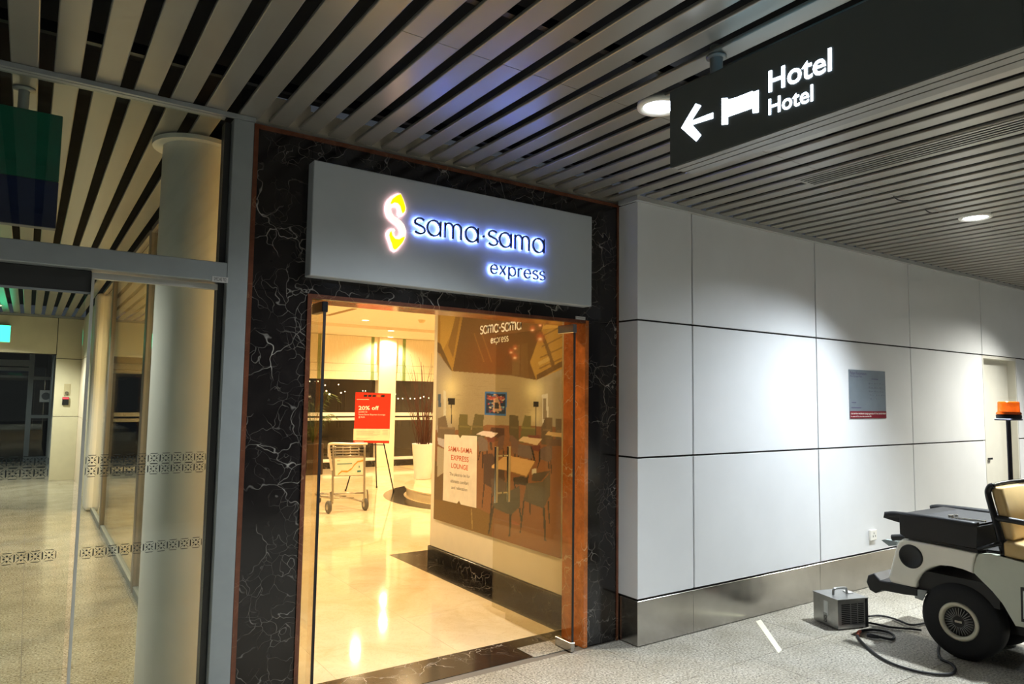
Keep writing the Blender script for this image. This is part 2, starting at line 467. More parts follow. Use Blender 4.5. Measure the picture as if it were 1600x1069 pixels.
# ------------------------------------------------------------------ marble shopfront
wf = thing('wall_front', (XM0, YM, 0), 'black marble shopfront with white veins and brown marble edging', 'shopfront wall', kind='structure')
TW = 0.022
def slab(x0, x1, z0, z1, y0=YM, y1=YM+0.03): return MB().box(x0, x1, y0, y1, z0, z1).build('marble_slab', BLACKM, wf)
slab(XM0+TW, OX0-TW-0.001, 0, 2.118); slab(XM0+TW, OX0-TW-0.001, 2.120, 2.955-TW)
slab(OX1+0.001, XM1-0.016, 0, 2.118); slab(OX1+0.001, XM1-0.016, 2.120, 2.955-TW)
slab(OX0-TW+0.001, 2.1, OZ+TW+0.001, 2.955-TW); slab(2.102, OX1-0.001, OZ+TW+0.001, 2.955-TW)
def edging(x0, x1, z0, z1, d=0.008): return MB().box(x0, x1, YM-d, YM+0.03, z0, z1).build('edging_strip', COPPER, wf)
edging(XM0, XM0+TW, 0, 2.955); edging(XM1-0.016, XM1, 0, 2.955); edging(XM0+TW, XM1-0.016, 2.955-TW, 2.955)
edging(OX0-TW, OX0, 0, OZ+TW); edging(OX0, OX1, OZ, OZ+TW)
MB().box(OX0-0.03, OX0, YM+0.031, YIN, 0, OZ+0.02).build('reveal_slab', BROWNM, wf)
MB().box(OX1, OX1+0.03, YM-0.004, YIN, 0, OZ+0.02).build('reveal_slab', BROWNM, wf)
MB().box(OX0, OX1, YM+0.031, YIN, OZ, OZ+0.02).build('reveal_slab', BROWNM, wf)
MB().box(XM0+0.001, OX0-0.031, YM+0.031, YIN, 0, 3.13).build('core', CREAMWALL, wf)
MB().box(OX1+0.031, 3.365, YM+0.031, YIN, 0, 3.1).build('core', CREAMWALL, wf)
MB().box(OX0-0.031, OX1+0.031, YM+0.031, YIN, OZ+0.021, 3.1).build('core', CREAMWALL, wf)
pl_ = thing('nameplate', U(906, 497, 'y', YM), 'tiny silver label plate above right corner of shop doorway', 'label plate')
a, c = U(899, 494.3, 'y', YM), U(913, 500.3, 'y', YM)
MB().box(a.x, c.x, YM-0.011, YM-0.001, c.z, a.z).build('plate', plain('label_silver', (200, 200, 196), 0.4), pl_)
MB().box(a.x+.008, c.x-.008, YM-.0118, YM-.0112, c.z+.009, a.z-.009).build('print_line', plain('plate_ink', (70, 70, 70), 0.5), pl_)

# ------------------------------------------------------------------ shop sign with halo-lit letters
SX0, SX1, SZ0, SZ1, SY = 1.143, 3.02, 2.205, 2.805, 3.492
sg = thing('shop_sign', ((SX0+SX1)/2, YM, SZ0), 'long grey box sign with glowing yellow emblem and halo lit lettering', 'shop sign')
MB().bbox(SX0, SX1, SY, YM-0.001, SZ0, SZ1, 0.004, 1).build('sign_box', SIGNGREY, sg)
NAVY = plain('letter_navy', (34, 44, 74), 0.4)
HALO_B = emit('halo_blue_white', (130, 158, 255), 38.0)
HALO_W = emit('halo_warm_white', (255, 196, 196), 13.0)
YEL = emit('emblem_yellow', (255, 226, 0), 1.15)
PINKW = emit('emblem_white', (255, 240, 228), 0.95)
def arc(cx, cy, rx, ry, a0, a1, n=14): return [(cx+rx*math.cos(math.radians(a0+(a1-a0)*i/n)), cy+ry*math.sin(math.radians(a0+(a1-a0)*i/n))) for i in range(n+1)]
# single-stroke letterforms in x-height units: (advance, strokes)
GL = {
 's': (0.72, [arc(0.34, 0.745, 0.27, 0.255, 35, 210, 10)+arc(0.34, 0.255, 0.29, 0.255, 65, -150, 14)[1:]]),
 'a': (1.0, [arc(0.42, 0.5, 0.38, 0.5, 0, 360, 24), [(0.80, 1.0), (0.80, 0.0)]]),
 'm': (1.25, [[(0.06, 0), (0.06, 1.0)], arc(0.30, 0.66, 0.24, 0.34, 180, 0, 12)+[(0.54, 0)], arc(0.78, 0.66, 0.24, 0.34, 180, 0, 12)+[(1.02, 0)]]),
 'e': (0.9, [[(0.04, 0.52), (0.76, 0.52)]+arc(0.40, 0.5, 0.36, 0.5, 4, 320, 22)]),
 'x': (0.85, [[(0.04, 1), (0.66, 0)], [(0.66, 1), (0.04, 0)]]),
 'p': (1.0, [arc(0.46, 0.5, 0.38, 0.5, 0, 360, 24), [(0.08, 1.0), (0.08, -0.45)]]),
 'r': (0.62, [[(0.06, 0), (0.06, 1.0)], arc(0.34, 0.62, 0.28, 0.38, 180, 65, 10)]),
 '.': (0.42, None),
}
def stroke_word(word, o, e1, e2, width, xh, wstroke, track=0.0):
    """list of (letter, strokes in metres, origin)"""
    adv = sum(GL[ch][0]+track for ch in word)-track-0.16
    sx = width/adv; out = []; x = 0
    for ch in word:
        out.append((ch, x, sx, xh)); x += (GL[ch][0]+track)*sx
    return out
def raised_word(word, x0, z0, width, xh, w, parent, name='raised_letter', track=0.0):
    o, e1, e2 = Vector((0, 0, 0)), Vector((1, 0, 0)), Vector((0, 0, 1))
    front, depth, gap_ = SY-0.027, 0.015, 0.0
    for ch, dx, sx, sz in stroke_word(word, o, e1, e2, width, xh, w, track):
        m = MB()
        if ch == '.':
            c_ = Vector((x0+dx+0.16*sx, 0, z0+xh*0.5))
            m.cyl(c_+Vector((0, front, 0)), c_+Vector((0, front+depth, 0)), w*0.75, 14)
        else:
            for st in GL[ch][1]:
                path = [(x0+dx+px_*sx, z0+py_*sz) for px_, py_ in st]
                m.ribbon(path, w, e1, e2, Vector((0, front, 0)), Vector((0, depth, 0)))
        lt = m.build(name, NAVY, parent)
        h = MB()                                            # lamp strip on the back of the letter
        if ch == '.':
            h.cyl(c_+Vector((0, front+depth, 0)), c_+Vector((0, front+depth+0.002, 0)), w*0.7, 12)
        else:
            for st in GL[ch][1]:
                path = [(x0+dx+px_*sx, z0+py_*sz) for px_, py_ in st]
                h.ribbon(path, w*0.9, e1, e2, Vector((0, front+depth, 0)), Vector((0, 0.002, 0)))
        h.build('halo_lamp', HALO_B, lt)
raised_word('sama.sama', 1.705, 2.502, 0.905, 0.087, 0.0088, sg)
raised_word('express', 2.213, 2.333, 0.397, 0.052, 0.0062, sg, track=0.1)
cq = lambda x, y: U(580+x/5.333, 280+y/5.333, 'y', SY-0.019)
outl = [(245,118),(265,160),(280,200),(292,240),(285,275),(262,298),(235,303),(232,285),(240,262),(232,225),(208,208),(180,215),(163,245),(170,280),(195,310),(240,340),(275,380),(292,430),(285,490),(265,530),(240,560),(215,590),(195,598),(175,580),(165,540),(150,500),(138,465),(140,440),(160,420),(190,410),(200,425),(188,445),(195,475),(220,490),(245,480),(258,450),(250,410),(220,375),(180,345),(145,310),(130,265),(130,220),(145,180),(175,150),(210,130)]
em = MB().prism([cq(*p) for p in outl], (0, 0.012, 0)).build('emblem', PINKW, sg)
hl = MB().prism([cq(*p)+Vector((0, 0.012, 0)) for p in outl], (0, 0.002, 0)).build('halo_lamp', HALO_W, em)
lf1 = [(245,124),(262,160),(276,202),(286,242),(280,268),(262,286),(252,262),(243,225),(222,200),(195,194),(168,208),(160,200),(178,164),(212,138)]
lf2 = [(168,432),(176,470),(200,498),(232,502),(262,484),(280,478),(276,500),(258,530),(236,556),(212,580),(196,588),(182,574),(172,536),(158,500),(150,466),(156,444)]
for lf in (lf1, lf2):
    MB().prism([cq(*p)+Vector((0, -0.002, 0)) for p in lf], (0, 0.002, 0)).build('emblem_petal', YEL, em)

# ------------------------------------------------------------------ glass doors of the shop
def glass_door(x, label, flip):
    r = thing('glass_door', (x, 3.55, 0), label, 'glass door', 'shop doors standing open')
    Y0, Y1, Z1 = 3.555, 4.483, 2.075
    pts = [(x, Y0, 0.012), (x, 4.305, 0.012), (x, 4.305, 0.055), (x, Y1, 0.055), (x, Y1, Z1), (x, Y0, Z1)]
    MB().prism([Vector(p)-Vector((0.005, 0, 0)) for p in pts], (0.01, 0, 0)).build('glass_pane', GLASSW, r)
    MB().box(x-0.007, x+0.007, 3.548, 3.5545, 0.012, Z1).build('edge_seal', BLACKP, r)
    MB().bbox(x-0.016, x+0.016, 3.546, 3.71, Z1-0.045, Z1+0.012, 0.003, 1).build('patch_fitting', STEEL if flip else BLACKM2, r)
    MB().bbox(x-0.016, x+0.016, 3.546, 3.71, 0.006, 0.062, 0.003, 1).build('patch_fitting', STEEL, r)
    for s in (-1, 1):
        h = MB().bbox(x+s*0.055-0.011, x+s*0.055+0.011, 4.365, 4.387, 0.83, 1.24, 0.002, 1).build('pull_handle', CHROME, r)
        for z in (0.90, 1.17):
            MB().cyl((x+s*0.006, 4.376, z), (x+s*0.046, 4.376, z), 0.008, 10).build('handle_stem', CHROME, h)
    return r
glass_door(2.925, 'right hand clear glass shop door, opened inwards in front of picture', True)
glass_door(1.247, 'left hand clear glass shop door, opened inwards by left jamb', False)

# ------------------------------------------------------------------ lounge shell
wl = thing('wall_left', (XG, YM, 0), 'framed glass wall between vestibule and lounge', 'glass wall', kind='structure')
for (a, c_) in ((4.6, 6.46), (6.58, 9.58), (9.70, 11.1)):
    MB().box(XG-0.006, XG+0.006, a, c_, 0.05, 2.93).build('glass_pane', GLASS, wl)
FRAME = plain('frame_bronze_grey', (150, 140, 126), 0.4, 0.3)
for y in (6.46, 9.58):
    MB().bbox(XG-0.03, XG+0.05, y, y+0.12, 0.0, 2.96, 0.006, 1).build('frame_post', FRAME, wl)
MB().box(XG-0.03, XG+0.03, 4.6, 6.459, 2.93, 2.97).build('top_rail', FRAME, wl)
MB().box(XG-0.03, XG+0.03, 6.581, 9.579, 2.93, 2.97).build('top_rail', FRAME, wl)
MB().box(XG-0.03, XG+0.03, 9.701, 11.1, 2.93, 2.97).build('top_rail', FRAME, wl)
MB().box(XG-0.025, XG+0.025, 4.6, 6.459, 0.002, 0.05).build('floor_track', ALU, wl)
MB().box(XG-0.025, XG+0.025, 6.581, 9.579, 0.002, 0.05).build('floor_track', ALU, wl)
MB().box(XG-0.025, XG+0.025, 9.701, 11.1, 0.002, 0.05).build('floor_track', ALU, wl)
wp = MB().bbox(0.70, 0.86, 11.12, 11.5, 0.0, 2.96, 0.05, 3).build('wall_post', WHITEPAINT); wp.name = 'trim_4'
tag(wp, 'white rounded post ending the glass wall in vestibule', 'post', kind='structure')
MB().box(XG+0.0, XG+0.06, YM+0.031, 15.2, 2.985, 3.13).build('ceiling_closure', JOINT, wl)
w2 = thing('wall_left', (XG, 11.5, 0), 'cream panelled wall at far end of vestibule right side', 'wall', kind='structure')
for y0, y1 in ((11.51, 13.3), (13.31, 15.19)):
    for z0, z1 in ((0.0, 1.14), (1.15, 2.19), (2.2, 2.96)):
        MB().box(XG-0.02, XG+0.02, y0, y1, z0, z1).build('panel', CREAMPAN, w2)
wk = thing('wall_back', (5, YB, 0), 'lounge window wall with cream pillar, blinds and dark night windows', 'wall', kind='structure')
PX0, PX1 = 6.56, 6.985
MB().box(XG+0.05, 0.95, YB, YB+0.3, 0, LZ).build('wall_pier', CREAMWALL, wk)
MB().bbox(PX0, PX1, YB-0.10, YB+0.3, 0.0, 2.94, 0.004, 1).build('pillar', CREAMWALL, wk)
MB().box(PX0+2.35, LX1, YB, YB+0.3, 0, LZ).build('wall_pier', CREAMWALL, wk)
for a, c_ in ((0.95, PX0), (PX1, PX0+2.35)):
    MB().box(a, c_, YB, YB+0.25, 0.0, 0.14).build('sill_wall', CREAMWALL, wk)
    MB().box(a, c_, YB-0.02, YB-0.001, 0.0, 0.138).build('skirting', BLACKM, wk)
    MB().box(a, c_, YB-0.005, YB+0.2, 0.141, 0.20).build('window_sill', WHITEPAINT, wk)
    MB().box(a, c_, YB, YB+0.25, 2.9, LZ).build('window_head', CREAMWALL, wk)
    n = max(1, round((c_-a)/2.1)); w_ = (c_-a)/n
for n_, (a, c_) in enumerate(((0.95, 4.42), (4.45, PX0), (PX1, PX0+2.35))):
    wd = thing('window_%d' % (n_+1), (a, YB, 0.2), ['dark night window hidden behind left door edge', 'wide dark night window left of cream pillar', 'dark night window right of pillar behind bare branches'][n_], 'window', kind='structure')
    MB().box(a, c_, YB+0.10, YB+0.112, 0.2, 2.9).build('pane', GLASSD, wd)
    MB().box(a, c_, YB+0.04, YB+0.099, 1.045, 1.105).build('rail', WHITEPAINT, wd)
    MB().box(a, c_, YB+0.02, YB+0.099, 1.145, 1.22).build('rail', WHITEPAINT, wd)
    MB().box(a, a+0.04, YB+0.03, YB+0.12, 0.2, 1.04).build('mullion', WHITEPAINT, wd)
# roman blinds
def mk_blind():
    m, t, b = nt('blind_linen'); v = pos(t, (60, 60, 4)); n = noise(t, v, 2, 3)
    t.links.new(ramp(t, n.outputs['Fac'], [(0.3, lin((232, 220, 190))), (0.7, lin((244, 234, 208)))]).outputs[0], b.inputs['Base Color'])
    b.inputs['Roughness'].default_value = 0.85; return m
BLIND = mk_blind(); TAPE = plain('green_tape', (128, 150, 96), 0.8)
def blind(x0, x1, label):
    r = thing('roman_blind', ((x0+x1)/2, YB-0.03, 1.955), label, 'blind', 'cream roman blinds in the lounge')
    y = YB-0.022
    for z0, z1, dy in ((2.31, 2.935, 0), (2.14, 2.305, -0.012), (1.955, 2.135, -0.024)):
        f = MB().bbox(x0, x1, y-0.012+dy, y+dy+0.006, z0, z1, 0.004, 1).build('blind_fold', BLIND, r)
        for tx in (x0+0.16, x1-0.20):
            MB().box(tx, tx+0.075, y-0.016+dy, y-0.0121+dy, z0, z1).build('tape', TAPE, f)
blind(4.98, PX0+0.02, 'cream roman blind with green tapes left of pillar')
blind(3.2, 4.94, 'cream roman blind seen through left glass door')
blind(0.98, 3.1, 'cream roman blind seen through vestibule glass wall')
blind(PX1+0.02, PX0+1.98, 'cream roman blind with green tapes right of pillar')
# lounge ceiling
lc = thing('ceiling', (5, 9, LZ), 'smooth cream plaster ceiling of the lounge', 'ceiling', kind='structure')
MB().box(XG+0.03, LX1, YIN, 13.2, LZ, LZ+0.1).build('plaster', CREAMWALL, lc)
MB().box(XG+0.03, LX1, 13.2, YB, 2.94, LZ+0.1).build('bulkhead', CREAMWALL, lc)
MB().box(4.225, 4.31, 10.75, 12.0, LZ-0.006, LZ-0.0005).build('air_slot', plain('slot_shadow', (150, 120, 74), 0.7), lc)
we = MB().box(LX1, LX1+0.1, YIN, YB, 0, LZ).build('wall_right', CREAMWALL); tag(we, 'cream far right wall of the lounge behind picture wall', 'wall', kind='structure')
fl2 = MB().box(7.4, LX1, 3.938, YB, -0.12, 0).build('floor', CREAM); tag(fl2, 'cream marble floor in the hidden right part of lounge', 'floor', kind='structure')
wq = MB().box(3.365, LX1, YIN-0.03, YIN+0.0, 0, LZ).build('wall_front', CREAMWALL); tag(wq, 'cream lounge wall behind the white panel wall', 'wall', kind='structure')

# ------------------------------------------------------------------ picture wall with the big lounge photograph
XI = 3.365
wm = thing('wall_mid', (XI, 3.94, 0), 'cream picture wall standing inside the lounge doorway', 'wall', kind='structure')
MB().bbox(XI, XI+0.24, 3.81, 6.315, 0.13, LZ-0.001, 0.006, 1).build('wall_panel', CREAMWALL, wm)
MB().bbox(XI-0.012, XI+0.252, 3.945, 6.335, 0.002, 0.128, 0.004, 1).build('skirting', BLACKM, wm)
XP = XI-0.022
mu = thing('wall_mural', (XI, 5.2, 0.41), 'large framed photograph of a lounge with armchairs and square tables', 'picture')
MY0, MY1, MZ0, MZ1 = 4.205, 6.205, 0.408, 2.52
MB().box(XP+0.001, XI-0.001, MY0, MY1, MZ0, MZ1).build('backing_board', plain('board_edge', (214, 204, 184), 0.5), mu)
# the print: a grid of vertex colours
ny, nz = 200, 400
ys = np.linspace(MY1, MY0, ny+1); zs = np.linspace(MZ0, MZ1, nz+1)
Yg, Zg = np.meshgrid(ys, zs)
Dv = np.stack([np.full_like(Yg, XP)-0, Yg, Zg-EYE], -1)
fa, ra, ua = np.array(fw), np.array(rt), np.array(up)
dz = Dv@fa; PXg = 800+F_PX*(Dv@ra)/dz; PYg = 534.5-F_PX*(Dv@ua)/dz      # where each point of the print sits in the photo
def inside(poly):
    r = np.zeros(PXg.shape, bool); n = len(poly)
    for i in range(n):
        (x1, y1), (x2, y2) = poly[i], poly[(i+1) % n]
        if y1 == y2: continue
        cnd = ((y1 > PYg) != (y2 > PYg)) & (PXg < (x2-x1)*(PYg-y1)/(y2-y1)+x1)
        r ^= cnd
    return r
img = np.zeros(PXg.shape+(3,)); img[:] = (168, 140, 96)
rs = np.random.RandomState(3)
def P(poly, col, k=1.0):
    m = inside(poly); img[m] = img[m]*(1-k)+np.array(col)*k
def glow(cx, cy, rx, ry, col, k, mask=None):
    a = np.exp(-((PXg-cx)/rx)**2-((PYg-cy)/ry)**2)*k
    if mask is not None: a = a*mask
    img[:] = img*(1-a[..., None])+np.array(col)*a[..., None]
# ceiling of the pictured room
P([(660,380),(920,380),(920,600),(880,577),(838,594),(800,587),(706,580),(660,545)], (112, 76, 30))
glow(770, 560, 40, 40, (128, 66, 22), 0.7, inside([(706,580),(725,480),(920,470),(838,594)]))
P([(660,380),(726,440),(724,490),(707,581),(660,520)], (176, 128, 48))
P([(688,494),(716,470),(720,490),(690,553),(688,545)], (206, 158, 66), 0.8)
P([(700,540),(716,478),(722,478),(708,560)], (134, 92, 34), 0.8)
P([(838,594),(828,566),(852,500),(860,470),(920,470),(920,560),(880,577)], (186, 140, 58))
for k_ in range(5):
    P([(842+k_*2,575-k_*17),(884,556-k_*17),(884,558.5-k_*17),(842+k_*2,577.5-k_*17)], (132, 92, 36), 0.8)
P([(862,574),(851,540),(842,518),(846,516),(856,538),(867,570)], (120, 84, 34))
P([(838,595),(880,572),(880,563),(838,586)], (112, 78, 34))
P([(841,566),(858,557),(859,563),(842,572)], (216, 178, 104), 0.7)
P([(660,520),(688,537),(706,578),(704,585),(688,553),(660,540)], (104, 74, 34))
for xx in (740, 752):
    P([(xx,521),(xx+1.5,521),(xx+17,566),(xx+15.5,566)], (164, 112, 46), 0.6)
P([(800,540),(812,538),(812,587),(800,586)], (132, 100, 52), 0.7); P([(814,538),(824,536),(826,590),(814,588)], (128, 92, 44), 0.6)
# walls
P([(680,545),(706,581),(706,690),(680,690)], (166, 146, 116))
P([(706,580),(800,587),(838,594),(838,690),(706,690)], (164, 138, 94))
P([(838,594),(880,576),(920,566),(920,690),(838,690)], (170, 150, 118))
wallm = inside([(680,545),(706,580),(800,587),(838,594),(880,576),(920,566),(920,690),(680,690)])
glow(704, 606, 17, 24, (246, 220, 150), 0.85, wallm); glow(704, 645, 13, 16, (232, 204, 136), 0.7, wallm)
glow(836, 610, 17, 20, (250, 226, 160), 0.85, wallm); glow(836, 650, 13, 16, (236, 208, 144), 0.75, wallm)
for k_ in range(26):
    x_ = 708+rs.rand()*126; y_ = 590+rs.rand()*60; P([(x_,y_),(x_+8,y_+.5),(x_+8,y_+1.4),(x_,y_+.9)], (140, 114, 74), 0.35)
P([(684.5,616),(689,616),(689,636),(684.5,636)], (70, 84, 96)); P([(693,610),(697,612),(697,656),(693,660)], (226, 214, 184), 0.7)
P([(847,617),(856.5,615),(856.5,662),(847,661)], (226, 212, 184)); P([(849,623),(854,622),(854,655),(849,655)], (150, 128, 96))
# framed colour print on the pictured wall
P([(757.6,612),(792,613),(791,650),(757,648.5)], (52, 104, 150))
P([(759.5,615),(790,616),(789.5,647),(759,645.5)], (30, 44, 62))
for k_ in range(90):
    x_ = 760+rs.rand()*27; y_ = 616+rs.rand()*28; c_ = [(196,60,40),(60,140,170),(214,170,110),(40,90,120),(180,70,60),(220,200,150)][rs.randint(6)]
    P([(x_,y_),(x_+2.6,y_),(x_+2.6,y_+1.8),(x_,y_+1.8)], c_, 0.8)
P([(762,619),(788,620),(788,625),(762,624)], (190, 66, 44), 0.7); P([(771,624),(777,620),(781,630),(784,643),(770,643)], (210, 160, 110), 0.8); P([(773,629),(779,629),(780,639),(773,639)], (40, 36, 34), 0.9)
# floor of the pictured room
P([(660,672),(740,672),(760,664),(920,668),(920,920),(660,920)], (140, 88, 48))
glow(850, 800, 70, 90, (158, 96, 50), 0.8, inside([(660,676),(920,672),(920,920),(660,920)]))
P([(660,772),(700,778),(742,792),(770,806),(768,850),(660,830)], (126, 88, 34))
P([(660,700),(696,736),(696,784),(660,776)], (110, 78, 40))
P([(683,664),(700,674),(706,690),(694,700),(684,694)], (196, 178, 160)); P([(683,697),(694,702),(694,738),(683,746)], (180, 158, 120))
# far armchairs
for poly, col in (([(684,654),(696,649),(700,668),(711,668),(711,690),(684,684)], (120,96,66)), ([(718,647),(731,648),(731,664),(736,666),(735,690),(717,688),(716,668)], (110,94,46)),
    ([(742,647),(756,648),(755,668),(757,690),(734,690),(738,666)], (104,88,48)), ([(796,648),(810,650),(811,690),(796,690)], (96,80,46)), ([(820,649),(830,650),(830,668),(838,672),(836,692),(812,692),(815,668)], (116,102,52)),
    ([(852,652),(863,653),(864,696),(846,694),(846,668)], (108,86,58)), ([(868,654),(920,660),(920,700),(868,696)], (112,92,66)), ([(767,668),(788,670),(788,686),(766,684)], (84,52,32))):
    P(poly, col); xs_ = [p[0] for p in poly]; y0_ = min(p[1] for p in poly)
    P([(min(xs_)+2,y0_+18),(max(xs_)-2,y0_+19),(max(xs_)-2,y0_+22),(min(xs_)+2,y0_+21)], tuple(c*1.25 for c in col), 0.7)
# lamps
P([(700,622),(711,622.5),(711,632.5),(700,632)], (28, 24, 18)); P([(704.6,632),(706,632),(706,662),(704.6,662)], (60, 48, 30))
P([(833,627),(841.5,627.5),(841.5,636.5),(833,636)], (24, 20, 16)); P([(836.6,636),(838,636),(838,690),(836.6,690)], (60, 48, 32))
e8 = lambda L: [(670+x/4.86, 660+y/4.86) for x, y in L]
CH1, CH2, CH3, CH4 = (128, 104, 82), (86, 58, 42), (96, 84, 62), (98, 84, 62)
def leg(a, c_, col=(60, 44, 32), w=9): P(e8([(a[0],a[1]),(a[0]+w,a[1]),(c_[0]+w*0.7,c_[1]),(c_[0],c_[1])]), col)
# middle row
P(e8([(372,112),(400,105),(445,140),(450,215),(380,225)]), CH1); leg((385,220),(372,290)); leg((436,215),(440,330)); leg((405,225),(405,350))
P(e8([(530,110),(578,95),(562,200),(520,230)]), (112,78,60)); leg((560,200),(566,255)); leg((524,230),(520,290))
P(e8([(612,98),(640,100),(685,150),(672,245),(640,240)]), (124,88,66)); leg((650,240),(650,290))
P(e8([(682,165),(775,178),(792,240),(780,280),(672,255)]), (120,96,80)); leg((676,250),(660,340)); leg((775,275),(780,330))
P(e8([(838,205),(895,180),(940,140),(932,290),(910,305),(835,275)]), (116,90,74)); leg((842,275),(820,350)); leg((905,300),(908,355)); leg((922,290),(928,390))
P(e8([(750,95),(840,100),(840,125),(750,115)]), (130,66,46)); P(e8([(880,130),(1015,130),(1015,180),(900,180)]), (110,80,58))
leg((770,180),(800,300),(50,40,30),16); leg((835,180),(835,300),(50,40,30),14); leg((455,120),(470,210),(80,60,44),20)
P(e8([(440,115),(520,110),(500,150),(450,150)]), (120,60,40)); P(e8([(780,180),(850,175),(840,220),(790,215)]), (118,56,38))
for L, col in (([(360,90),(410,65),(530,80),(480,118)], (236,206,176)), ([(680,140),(718,108),(860,128),(822,175)], (226,188,136)), ([(880,95),(910,70),(1060,86),(1060,124)], (214,172,112))): P(e8(L), col)
# near table and chairs
P(e8([(415,245),(480,235),(520,300),(575,360),(578,440),(480,500),(415,462)]), CH2); leg((418,460),(400,650)); leg((480,500),(452,850), (56,44,32), 12)
P(e8([(640,420),(760,400),(750,480),(650,470)]), (66,52,38)); leg((640,420),(650,500),(50,42,32),14); leg((745,400),(740,500),(50,42,32),14)
P(e8([(480,330),(590,248),(806,296),(742,410),(640,378),(480,345)]), (222,168,98)); P(e8([(640,378),(742,410),(806,296),(806,306),(743,421),(636,388)]), (150,104,54))
P(e8([(785,355),(815,350),(818,395),(785,400)]), (222,200,160))
P(e8([(790,390),(900,370),(925,365),(850,450),(780,445)]), (88,70,50))
P(e8([(742,465),(860,452),(905,400),(925,362),(918,560),(872,655),(780,620),(718,592)]), CH4); P(e8([(742,465),(860,452),(865,600),(760,590)]), (106,92,68), 0.7)
leg((865,650),(878,900), (62,52,38), 18); leg((900,600),(912,768), (62,52,38), 12); leg((716,596),(690,840), (62,52,38), 12); leg((765,615),(765,700))
P(e8([(500,565),(560,540),(640,510),(690,480),(692,640),(625,705),(560,680),(480,642)]), CH3); P(e8([(545,600),(615,690),(692,640),(692,560)]), (84,74,54), 0.6)
leg((482,640),(448,850), (62,52,38), 16); leg((612,700),(606,868), (62,52,38), 18); leg((682,650),(700,760), (62,52,38), 12)
P(e8([(470,430),(540,420),(600,470),(600,520),(480,560)]), (104,80,60))
P(e8([(625,740),(690,770),(680,785),(630,775)]), (176,92,50), 0.7)
P(e8([(320,655),(326,655),(334,810),(328,812)]), (188,150,80), 0.8)
# pendant lamps
for x_, y_, r_ in ((832,514,4.5),(844,507,3.5),(844,527,6),(798.5,549,4),(805,543,3.5),(804.5,557,4.5)):
    glow(x_, y_, r_, r_*1.2, (206, 100, 52), 0.85); glow(x_, y_+r_*0.5, r_*0.55, r_*0.4, (255, 214, 170), 1.0)
img += (rs.rand(*PXg.shape)[..., None]-0.5)*8
lin_a = lambda v: np.where(v/255 <= 0.04045, v/255/12.92, (np.clip(v/255, 0, 1)+0.055)**2.4/1.055**2.4)
col = np.clip(lin_a(np.clip(img, 2, 255))*np.array((0.98, 1.12, 1.45)), 0, 0.95)
vv = np.stack([np.full_like(Yg, XP), Yg, Zg], -1).reshape(-1, 3)-np.array(mu.location)
ii = np.arange((ny+1)*(nz+1)).reshape(nz+1, ny+1)
qq = np.stack([ii[:-1,:-1], ii[:-1,1:], ii[1:,1:], ii[1:,:-1]], -1).reshape(-1, 4)
me = bpy.data.meshes.new('photograph_print'); me.from_pydata(vv.tolist(), [], qq.tolist())
at = me.color_attributes.new('print', 'FLOAT_COLOR', 'POINT')
at.data.foreach_set('color', np.concatenate([col.reshape(-1, 3), np.ones((len(vv), 1))], 1).astype(np.float32).ravel())
m_, t_, b_ = nt('photo_print'); an = N(t_, 'ShaderNodeVertexColor'); an.layer_name = 'print'
t_.links.new(an.outputs[0], b_.inputs['Base Color']); b_.inputs['Roughness'].default_value = 0.35
me.materials.append(m_); o = bpy.data.objects.new('photograph_print', me); C.objects.link(o); o.parent = mu
# printed ticket and lettering
XT = XP-0.0008
T = lambda x, y: U(x, y, 'x', XT)
tl, trr, bl, br = T(694.4,678.8), T(745.3,681.4), T(691.8,781.7), T(744.2,794)
mid_t = (tl+trr)/2; mid_b = (bl+br)/2; ey = Vector((0, 0.035, 0)); ez = Vector((0, 0, 0.03))
tick = [bl, mid_b+ey, mid_b+ez, mid_b-ey, br, trr, mid_t-ey, mid_t-ez, mid_t+ey, tl]
MB().prism(tick, (0.0006, 0, 0)).build('printed_ticket', plain('ticket_white', (244, 232, 214), 0.5), mu)
ORANGE = plain('print_orange', (226, 104, 60), 0.5); GREYT = plain('print_grey', (150, 140, 128), 0.5); WHITET = plain('print_white', (250, 246, 236), 0.4)
c8 = lambda x, y: T(670+x/4.86, 660+y/4.86)
for body, a, c_, d in (('SAMA-SAMA', (148,217), (330,239), (150,180)), ('EXPRESS', (170,284), (303,304), (171,246)), ('LOUNGE', (172,344), (298,366), (173,308))):
    text('lettering', body, c8(*a), c8(*c_), c8(*d), ORANGE, mu, 0.0015, bold=0.008)
for body, a, c_, d in (('The place to be for', (158,402), (313,424), (159,378)), ('ultimate comfort', (165,456), (303,478), (166,430)), ('and relaxation', (172,504), (293,525), (173,480))):
    text('lettering', body, c8(*a), c8(*c_), c8(*d), GREYT, mu, 0.0015)
def flat_word(word, p_bl, p_br, xh, w, mat, parent, name='lettering', track=0.0):
    e1 = (p_br-p_bl); width = e1.length; e1.normalize(); e2 = Vector((0, 0, 1)); n_ = e1.cross(e2)
    for ch, dx, sx, sz in stroke_word(word, None, e1, e2, width, xh, w, track):
        m = MB()
        if ch == '.':
            m.cyl(p_bl+e1*(dx+0.16*sx)+e2*xh*0.5+n_*0.001, p_bl+e1*(dx+0.16*sx)+e2*xh*0.5+n_*0.002, w*0.8, 10)
        else:
            for st in GL[ch][1]: m.ribbon([(dx+a_*sx, c2*sz) for a_, c2 in st], w, e1, e2, p_bl+n_*0.001, n_*0.0008)
        m.build('printed_letter', mat, parent)
flat_word('sama.sama', T(750.2,522.0), T(814.6,514.5), 0.068, 0.0135, WHITET, mu)
flat_word('express', T(767,536.5), T(794,533.0), 0.040, 0.010, WHITET, mu, track=0.1)

